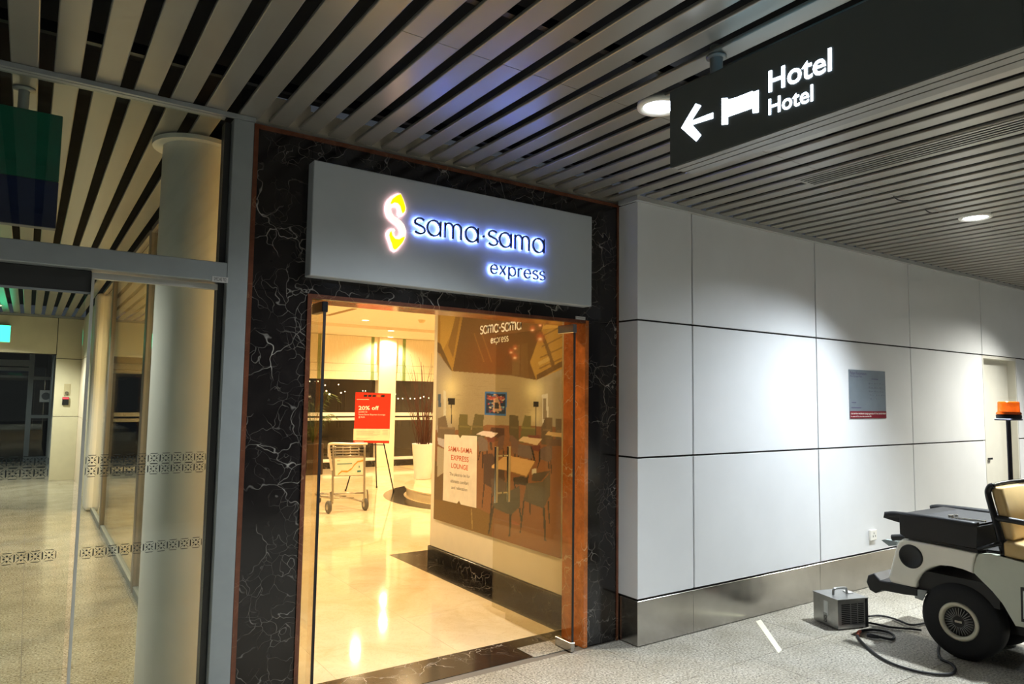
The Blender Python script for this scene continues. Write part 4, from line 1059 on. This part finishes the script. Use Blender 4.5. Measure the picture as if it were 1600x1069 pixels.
# ------------------------------------------------------------------ air grille and loose wires in ceiling
ag = thing('air_grille', (3.95, 1.9, ZC), 'long linear air grille set between ceiling slats', 'air grille')
MB().box(3.855, 3.875, 0.2, 2.545, ZC-0.004, ZC-0.0006).build('grille_frame', SLAT, ag)
MB().box(4.03, 4.05, 0.2, 2.545, ZC-0.004, ZC-0.0006).build('grille_frame', SLAT, ag)
MB().box(3.8755, 4.0295, 2.525, 2.545, ZC-0.004, ZC-0.0006).build('grille_frame', SLAT, ag)
MB().box(3.876, 4.029, 0.2, 2.524, ZC-0.0012, ZC-0.0006).build('grille_back', PLENUM, ag)
for k_ in range(4):
    x = 3.893+k_*0.035
    MB().box(x, x+0.014, 0.2, 2.524, ZC-0.0045, ZC-0.0014).build('grille_blade', SLAT, ag)
for n_, (px_, py_) in enumerate(((1395,305),(1444,325))):
    p = U(px_, py_, 'z', ZC)
    lw = thing('loose_wire', p, ['short black loose wire hanging from slats above plaque', 'short black loose wire hanging from slats near far downlight'][n_], 'wire')
    MB().tube([p+Vector((0,0,0.02)), p+Vector((0.04,0.01,-0.005)), p+Vector((0.10,0.0,-0.02)), p+Vector((0.16,-0.02,-0.012))], 0.004, 6).build('wire', BLACKP, lw)

# ------------------------------------------------------------------ plaque and socket on the white wall
pqe = thing('wall_plaque', (6.16, YW, 1.46), 'silver evacuation plan plaque with dark red band on white wall', 'plaque')
PX_0, PX_1, PZ0, PZ1 = 5.862, 6.459, 1.461, 1.887
MB().bbox(PX_0, PX_1, YW-0.006, YW-0.0005, PZ0, PZ1, 0.001, 1).build('plate', plain('plaque_silver', (150, 162, 172), 0.32, 0.5), pqe)
MB().box(PX_0+.001, PX_1-.001, YW-0.0072, YW-0.0062, PZ0+.001, PZ0+0.064).build('red_band', plain('plaque_red', (116, 12, 32), 0.4), pqe)
PU = plain('plaque_ink', (92, 84, 118), 0.5); yq = YW-0.0066
def ptx(body, x0, x1, z, h, mat=PU, y=yq): text('lettering', body, (x0, y, z), (x1, y, z), (x0, y, z+h), mat, pqe, 0.0006)
ptx('Pelan Kecemasan', PX_0+.015, PX_0+.275, 1.845, 0.026); ptx('Fire Escape Plan', PX_0+.015, PX_0+.205, 1.822, 0.016)
PL = lambda x0, x1, z: MB().box(x0, x1, yq-.0006, yq-.0001, z, z+.006).build('print_line', PU, pqe)
PL(PX_0+.36, PX_0+.47, 1.808)
PL(PX_0+.03, PX_0+.10, 1.597); PL(PX_0+.025, PX_0+.18, 1.552)
ptx('Jika berlaku kebakaran jangan gunakan lif. Ikut tanda keluar', PX_0+.012, PX_1-.012, 1.498, 0.016, WHITET, YW-0.0074)
ptx('In case of fire do not use the lift', PX_0+.012, PX_0+.34, 1.474, 0.013, WHITET, YW-0.0074)
m = MB()
for i in range(3):
    for j in range(5):
        x = PX_0+.31+i*.09+(.02 if j > 2 else 0); z = 1.765-j*.034
        if j == 4 and i == 2: continue
        m.box(x, x+.022, yq-.0005, yq, z, z+.012); m.box(x+.03, x+.07, yq-.0004, yq, z+.004, z+.007)
m.box(PX_0+.30, PX_0+.56, yq-.0004, yq, 1.725, 1.728); m.box(PX_0+.30, PX_0+.56, yq-.0004, yq, 1.695, 1.698)
m.build('plan_diagram', plain('plaque_line', (116, 126, 138), 0.5), pqe)
sk = thing('wall_socket', (6.168, YW, 0.40), 'white power socket low on white wall', 'socket')
MB().bbox(6.118, 6.218, YW-0.022, YW-0.0005, 0.402, 0.492, 0.005, 2).build('faceplate', WHITEPAINT, sk)
for x in (6.15, 6.186): MB().box(x, x+0.006, YW-0.0235, YW-0.022, 0.43, 0.445).build('pin_slot', BLACKP, sk)
MB().box(6.165, 6.171, YW-0.0235, YW-0.022, 0.455, 0.47).build('pin_slot', BLACKP, sk)

# ------------------------------------------------------------------ pale strip on the floor
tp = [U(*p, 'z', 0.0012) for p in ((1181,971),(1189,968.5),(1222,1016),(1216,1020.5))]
tpo = MB().prism(tp, (0, 0, 0.0006)).build('floor_strip', plain('strip_cream', (246, 244, 214), 0.5))
tag(tpo, 'thin pale strip lying diagonally on granite floor by steel skirting', 'tape')

# ------------------------------------------------------------------ steel box machine and cables
mc = Vector((4.783, 2.883, 0)); e1 = Vector((0.257, -0.079, 0)); w1 = 0.262; e1.normalize()
e2 = Vector((0.104, 0.221, 0)); w2_ = 0.244; e2 = (e2-e1*e2.dot(e1)).normalized(); ez3 = Vector((0,0,1)); hm = 0.205
mk = thing('box_machine', mc+e1*w1/2+e2*w2_/2, 'small stainless steel box machine with louvred side and top handle', 'machine')
cen = mc+e1*w1/2+e2*w2_/2
BST = plain('machine_steel', (176, 176, 174), 0.3, 0.85, 0.08, 14)
MB().obox(cen+ez3*(hm/2+0.006), e1, e2, ez3, w1/2, w2_/2, hm/2-0.004).build('casing', BST, mk)
MB().obox(cen+ez3*(hm+0.004), e1, e2, ez3, w1/2+0.004, w2_/2+0.004, 0.003).build('lid', BST, mk)
for sx_ in (-1, 1):
    for sy_ in (-1, 1): MB().cyl(cen+e1*sx_*(w1/2-.03)+e2*sy_*(w2_/2-.03), cen+e1*sx_*(w1/2-.03)+e2*sy_*(w2_/2-.03)+ez3*0.012, 0.012, 8).build('rubber_foot', BLACKP, mk)
fc = mc+e1*w1/2-e2*0.001                                            # louvred face (towards viewer)
for k_ in range(11):
    z = 0.045+k_*0.0128
    for u0, u1 in ((0.03, 0.105), (0.115, 0.165), (0.175, 0.225)):
        MB().obox(mc+e1*((u0+u1)/2)+ez3*z, e1, e2, ez3, (u1-u0)/2, 0.0012, 0.0034).build('louvre_slot', BLACKP, mk)
MB().obox(mc+e1*(w1-0.012)+ez3*(hm/2+0.004), e1, e2, ez3, 0.012, 0.002, hm/2-0.002).build('corner_strip', BLACKP, mk)
sf = mc+e2*w2_*0.5                                                  # side face (left)
MB().obox(mc+e2*0.115+ez3*0.125, e2, e1, ez3, 0.022, 0.0012, 0.05).build('white_label', plain('label_white', (214, 216, 214), 0.5), mk)
for k_ in range(7): MB().obox(mc+e2*0.125+ez3*(0.03+k_*0.0095), e2, e1, ez3, 0.016, 0.0012, 0.003).build('side_slot', BLACKP, mk)
hc = cen+ez3*(hm+0.007)
MB().tube([hc-e1*0.06, hc-e1*0.055+ez3*0.035, hc-e1*0.03+ez3*0.042, hc+e1*0.03+ez3*0.042, hc+e1*0.055+ez3*0.035, hc+e1*0.06], 0.009, 8).build('carry_handle', BST, mk)
MB().obox(hc+e1*0.09+e2*0.02+ez3*0.002, e1, e2, ez3, 0.02, 0.03, 0.004).build('control_plate', WHITEPAINT, mk)
CB = plain('cable_black', (22, 21, 24), 0.55)
Z = lambda x, y, z=0.011: U(x, y, 'z', z)
cb = thing('power_cable', Z(1400,1040,0.0), 'long black cable looping on floor with plug and orange tape', 'cable')
MB().tube([Z(1372,995,.014), Z(1385,998), Z(1394,999), Z(1397,994), Z(1388,988), Z(1368,984.5), Z(1350,985), Z(1342,988), Z(1340,994), Z(1346,1003), Z(1362,1018), Z(1387,1034), Z(1420,1046), Z(1455,1053), Z(1484,1053.5), Z(1493,1047), Z(1486,1037), Z(1471,1030), Z(1466,1019), Z(1468,1008)], 0.0085, 8).build('cord', CB, cb)
MB().tube([Z(1356.5,992,.02), Z(1363,994,.02), Z(1373,995.5,.016)], 0.017, 10, r_end=0.011).build('plug', plain('plug_grey', (52, 52, 56), 0.5), cb)
MB().tube([Z(1344,986.5), Z(1341,989), Z(1340.5,993)], 0.011, 8).build('orange_tape', plain('tape_orange', (206, 96, 60), 0.5), cb)
for n_, (pts, lb) in enumerate((([(1356,963.5,.02),(1372,962,.012),(1388,964.5,.012),(1405,970,.012),(1420,976,.012),(1432,976,.012),(1446,973,.012)], 'upper black lead running from box machine under the buggy'),
                                 ([(1357,973,.02),(1372,976,.012),(1390,980,.012),(1410,982,.012),(1425,983,.012),(1440,985,.012)], 'lower black lead running from box machine under the buggy'))):
    lc_ = thing('machine_lead', Z(*pts[0][:2], 0.0), lb, 'cable')
    MB().tube([U(x, y, 'z', z) for x, y, z in pts], 0.0075, 8).build('cord', CB, lc_)

# ------------------------------------------------------------------ utility buggy
BX, BX2 = 4.905, 5.585
bg = thing('utility_buggy', (5.25, 1.5, 0), 'white open utility buggy with black cargo box and tan seat', 'buggy')
Bc = lambda x, y, X=BX: U(1360+x/5.9375, 740+y/5.9375, 'x', X)
Bd = lambda x, y, X=BX: U(1340+x/5.9385, 889+y/5.9385, 'x', X)
IV = plain('buggy_ivory', (240, 236, 222), 0.3, 0.0, 0.03, 6, coat=0.4)
IV2 = plain('buggy_pale_grey', (190, 194, 178), 0.3, 0.0, 0.03, 6, coat=0.3)
WID = BX2-BX
rear = [Bc(300,606),(Bc(262,630)),Bc(240,668),Bc(215,760),Bc(190,860),Bc(165,965),Bc(190,1012),Bc(300,1040),Bc(420,1062),Bc(432,1000),Bc(462,945),Bc(505,903),Bc(560,872),Bc(640,853),Bc(740,863),Bc(850,890),Bc(948,930),Bc(965,790),Bc(985,738),Bc(640,668)]
def rounded(profile, name, mat, X0, X1, r=0.03):
    """side profile swept across the vehicle, its long edges rounded"""
    bm = bmesh.new(); vs = [bm.verts.new((X0, p.y, p.z)) for p in profile]; f = bm.faces.new(vs)
    ex = bmesh.ops.extrude_face_region(bm, geom=[f]); nv = [v for v in ex['geom'] if isinstance(v, bmesh.types.BMVert)]
    for v in nv: v.co.x = X1
    bmesh.ops.recalc_face_normals(bm, faces=bm.faces[:])
    es_ = [e for e in bm.edges if abs(e.verts[0].co.x-e.verts[1].co.x) < 1e-6]
    bmesh.ops.bevel(bm, geom=es_, offset=r, segments=3, affect='EDGES', profile=0.5, clamp_overlap=True)
    m = MB(); m.addbm(bm); return m.build(name, mat, bg)
rounded(rear, 'rear_body', IV, BX, BX2, 0.014)
front = [Bc(985,775),Bc(1005,748),Bc(1100,742)]+[Vector((0,1.70,0.66)), Vector((0,1.25,0.60)), Vector((0,1.20,0.42)), Vector((0,0.72,0.40)), Vector((0,0.70,0.30)), Vector((0,1.45,0.30))]+[Bd(1544,545),Bd(1465,530),Bd(1400,420),Bd(1340,320),Bd(1250,210),Bd(1150,110),Bd(1080,42),Bc(955,930),Bc(962,850)]
rounded(front, 'front_body', IV2, BX+0.002, BX2-0.002, 0.008)
cowl = [Vector((0,0.74,0.40)), Vector((0,0.74,0.95)), Vector((0,0.66,1.02)), Vector((0,0.40,0.86)), Vector((0,0.10,0.66)), Vector((0,0.04,0.50)), Vector((0,0.08,0.32)), Vector((0,0.16,0.46)), Vector((0,0.30,0.54)), Vector((0,0.46,0.50)), Vector((0,0.56,0.36)), Vector((0,0.74,0.31))]
rounded(cowl, 'front_cowl', IV, BX, BX2, 0.014)
sp = MB().tube([(5.06, 0.80, 0.86), (5.06, 1.02, 0.98)], 0.016, 8).build('steering_column', BLACKM2, bg)
MB().tube([(5.06+0.17*math.cos(a), 1.03+0.06*math.sin(a)*1.0, 0.98+0.16*math.sin(a)) for a in [2*PI*k_/14 for k_ in range(14)]], 0.013, 8, closed=True).build('steering_wheel', BLACKP, bg)
for y0, zt in ((0.33, 0.23), (2.153, 0.234)):
    for side, X in ((-1, BX), (1, BX2)):
        xo = X+0.085 if side < 0 else X-0.085
        cwh = Vector((xo, y0, zt)); R_ = zt
        tp_ = [(0.10,-0.085),(0.14,-0.092),(0.19,-0.088),(R_-0.012,-0.07),(R_,-0.05),(R_,0.05),(R_-0.012,0.07),(0.19,0.088),(0.10,0.08)]
        wv_ = MB().lathe(tp_, cwh, (-side*-1.0, 0, 0), 40).build('tyre', RUBBER, bg)
        ax = Vector((side, 0, 0)); oc = cwh+ax*0.0
        rim = MB().lathe([(0.112,0.066),(0.118,0.082),(0.112,0.092),(0.098,0.090),(0.090,0.078),(0.088,0.07)], oc, ax, 40).build('rim_ring', plain('rim_cream', (206, 200, 178), 0.35, 0.3), wv_)
        hub = MB().lathe([(0.094,0.068),(0.085,0.074),(0.03,0.084),(0.0,0.086)], oc, ax, 32).build('hubcap', plain('hub_dark', (40, 40, 40), 0.35, 0.6), wv_)
        if side < 0 and y0 > 1:
            for k_ in range(28):
                a = 2*PI*k_/28; d = Vector((0, math.cos(a), math.sin(a)))
                MB().tube([oc+ax*0.083+d*0.034, oc+ax*0.078+d*0.082], 0.0022, 4, smooth_path=False).build('hub_spoke', plain('hub_silver', (170, 170, 166), 0.3, 0.8), wv_)
            MB().obox(oc+ax*0.0875, (0,-1,0), (0,0,1), (1,0,0), 0.02, 0.006, 0.0015).build('hub_badge', plain('badge', (200, 190, 170), 0.4), wv_)
MB().box(BX+0.16, BX2-0.16, 0.2, 2.4, 0.20, 0.30).build('chassis', BLACKM2, bg)
MB().cyl((BX+0.1, 2.153, 0.234), (BX2-0.1, 2.153, 0.234), 0.025, 10).build('axle', BLACKM2, bg)
MB().box(BX+0.03, BX2-0.03, 1.93, 2.40, 0.36, 0.50).build('wheel_housing', BLACKP, bg)
# rear bumper
rb = [Bd(80,120), Bd(95,60), Bd(150,40), Bd(210,105), Bd(420,150), Bd(560,190), Bd(560,255), Bd(430,240), Bd(220,200), Bd(165,228), Bd(110,195)]
rounded([p for p in rb], 'rear_bumper', BLACKP, BX-0.005, BX2+0.005, 0.012)
MB().box(BX+0.02, BX+0.06, 2.32, 2.36, 0.27, 0.34).build('bumper_bracket', BLACKM2, bg)
MB().prism([Bd(540,190), Bd(640,205), Bd(600,295), Bd(530,270)], (0.012, 0, 0)).build('mudflap_plate', ALU, bg)
MB().lathe([(0.078,0.0),(0.076,0.006),(0.066,0.007),(0.060,0.002),(0,0.002)], Bc(375,770)+Vector((0.001,0,0)), (-1,0,0), 32).build('round_vent', BLACKP, bg)
# cargo box
ob_ = MB(); z_t = 0.852
bx = [Bc(264,372), Bc(992,497), Bc(985,700), Bc(640,640), Bc(320,590), Bc(272,560)]
rounded(bx, 'cargo_box', plain('cargo_black', (20, 20, 21), 0.5), BX+0.0, BX+0.635, 0.004)
MB().box(BX+0.012, BX+0.62, 2.035, 2.490, 0.8475, 0.8515).build('box_mat', plain('mat_black', (44, 44, 44), 0.75, 0, 0.2, 60), bg)
MB().prism([Bc(1000,742), Bc(640,660), Bc(320,600), Bc(320,588), Bc(640,640), Bc(990,705)], (0.62,0,0)).build('box_base', BLACKM2, bg)
def rail(X):
    return MB().tube([(X, 2.03, 0.845), (X, 2.25, 0.848), (X, 2.45, 0.846), (X, 2.56, 0.84), (X, 2.60, 0.828)], 0.022, 10).build('box_rail', BLACKP, bg)
rail(BX+0.022); rail(BX+0.66)
MB().prism([Bc(130,355,BX+0.02), Bc(262,372,BX+0.02), Bc(264,455,BX+0.02), Bc(120,410,BX+0.02)], (0.03,0,0)).build('handle_bracket', BLACKP, bg)
MB().box(BX+0.06, BX+0.6, 1.90, 2.03, 0.60, 0.70).build('battery_cover', BLACKP, bg)
MB().tube([Bc(1000,705), Bc(1210,645)], 0.012, 8).build('side_bar', BLACKM2, bg)
MB().tube([Bc(1080,720), Bc(1215,738)], 0.010, 8).build('side_bar', BLACKM2, bg)
st_ = plain('step_grey', (138, 148, 146), 0.45)
MB().prism([Bc(100,618,5.2), Bc(130,612,5.2), Bc(245,630,5.2), Bc(240,668,5.2), Bc(170,672,5.2)], (0.04,0,0)).build('rear_lever', st_, bg)
MB().cyl(Bc(205,595,5.1), Bc(330,590,5.1), 0.022, 12).build('rear_tube', BLACKP, bg)
# seat
TAN = plain('seat_tan_vinyl', (196, 166, 112), 0.38, 0, 0.06, 8)
SBX0, SBX1 = BX+0.045, BX2-0.045
def cushion(name, prof, X0, X1, r):
    o = rounded(prof, name, TAN, X0, X1, r)
    for p in o.data.polygons: p.use_smooth = True
    return o
bkp = [Bc(1075,130,4.95), Bc(1180,112,4.95), Bc(1420,90,4.95), Vector((0,1.72,1.06)), Vector((0,1.70,0.84)), Bc(1425,570,4.95), Bc(1200,582,4.95), Bc(1165,500,4.95), Bc(1110,290,4.95)]
bkp = [Vector((0,1.965,1.075)), Vector((0,1.945,1.095)), Vector((0,1.895,1.085)), Vector((0,1.84,0.80)), Vector((0,1.855,0.775)), Vector((0,1.90,0.78))]
cushion('seat_back', bkp, SBX0, SBX1, 0.02)
csp = [Bc(1215,650), Bc(1250,625), Vector((0,1.74,0.765)), Vector((0,1.40,0.775)), Vector((0,1.345,0.75)), Vector((0,1.345,0.69)), Vector((0,1.38,0.67)), Bc(1300,790), Bc(1225,772)]
cushion('seat_cushion', csp, SBX0-0.03, SBX1+0.03, 0.018)
MB().box(BX+0.06, BX2-0.06, 1.36, 1.86, 0.60, 0.672).build('seat_box', BLACKP, bg)
for X in (BX+0.038, BX2-0.038):
    MB().tube([(X, 1.90, 0.68), (X, 1.915, 0.78), (X, 1.945, 0.92), (X, 1.972, 1.04), (X, 1.965, 1.085), (X, 1.945, 1.10)], 0.019, 10).build('seat_frame', BLACKM2, bg)
    MB().tube([(X, 1.945, 0.905), (X, 1.90, 0.905), (X, 1.7, 0.895), (X, 1.5, 0.885)], 0.018, 10).build('armrest', BLACKP, bg)
MB().tube([(BX+0.038, 1.950, 1.098), (BX+0.2, 1.955, 1.105), (BX2-0.2, 1.955, 1.105), (BX2-0.038, 1.950, 1.098)], 0.013, 8).build('seat_frame', BLACKM2, bg)
MB().tube([(BX+0.05, 1.88, 0.72), (BX2-0.05, 1.88, 0.72)], 0.012, 8).build('seat_bracket', CHROME, bg)
# number panel on the body side
np_ = [Bd(1512,168), Bd(1640,185), Bd(1640,515), Bd(1520,490)]
MB().prism([p-Vector((0.002,0,0)) for p in np_], (0.003,0,0)).build('side_plate', BLACKP, bg)
np2 = [Bd(1535,205), Bd(1620,220), Bd(1620,480), Bd(1540,462)]
MB().prism([p-Vector((0.003,0,0)) for p in np2], (0.001,0,0)).build('plate_face', plain('plate_white', (206, 208, 206), 0.5), bg)
# beacon on its pole
PY_ = 2.045; pb, ptop = U(1576,756,'y',PY_), U(1579,657,'y',PY_)
xb = (pb.x+ptop.x)/2
MB().cyl((xb, PY_, 0.70), (xb, PY_, ptop.z), 0.014, 12).build('beacon_pole', plain('pole_navy', (30, 28, 40), 0.4, 0.3), bg)
zt_ = ptop.z
MB().bbox(xb-0.09, xb+0.10, PY_-0.05, PY_+0.05, zt_, zt_+0.012, 0.003, 1).build('beacon_bracket', plain('bracket_grey', (92, 96, 112), 0.4, 0.5), bg)
MB().lathe([(0.072,0.0),(0.074,0.022),(0.066,0.028),(0,0.028)], (xb+0.012, PY_, zt_+0.0125), seg=28).build('beacon_base', BLACKP, bg)
def mk_orange():
    m, t, b = nt('beacon_orange'); b.inputs['Base Color'].default_value = (*lin((222, 88, 12)), 1); b.inputs['Roughness'].default_value = 0.18
    n = N(t, 'ShaderNodeTexWave'); n.inputs['Scale'].default_value = 40; n.bands_direction = 'Z'; v = pos(t, 1.0); t.links.new(v, n.inputs['Vector'])
    bump(t, b, n.outputs['Fac'], 0.3, 0.002); b.inputs['Coat Weight'].default_value = 0.5; return m
MB().lathe([(0.074,0.0),(0.071,0.012),(0.064,0.018),(0.063,0.080),(0.058,0.086),(0,0.088)], (xb+0.012, PY_, zt_+0.041), seg=28).build('beacon_lens', mk_orange(), bg)
# ratchet spanner on the cargo box
zt2 = 0.8518
wr_ = thing('spanner', U(1490,808,'z',zt2), 'chrome socket spanner lying on black cargo box', 'tool')
a = U(1486,809,'z',zt2+0.012); c_ = U(1541,815,'z',zt2+0.012)
MB().cyl(a-Vector((0,0,0.011)), a+Vector((0,0,0.018)), 0.017, 14).build('socket_head', CHROME, wr_)
a2 = U(1494,807,'z',zt2+0.012)
MB().cyl(a2-Vector((0,0,0.011)), a2+Vector((0,0,0.012)), 0.013, 14).build('socket_head', CHROME, wr_)
MB().tube([a, (a+c_)/2, c_], 0.0065, 8).build('handle', CHROME, wr_)
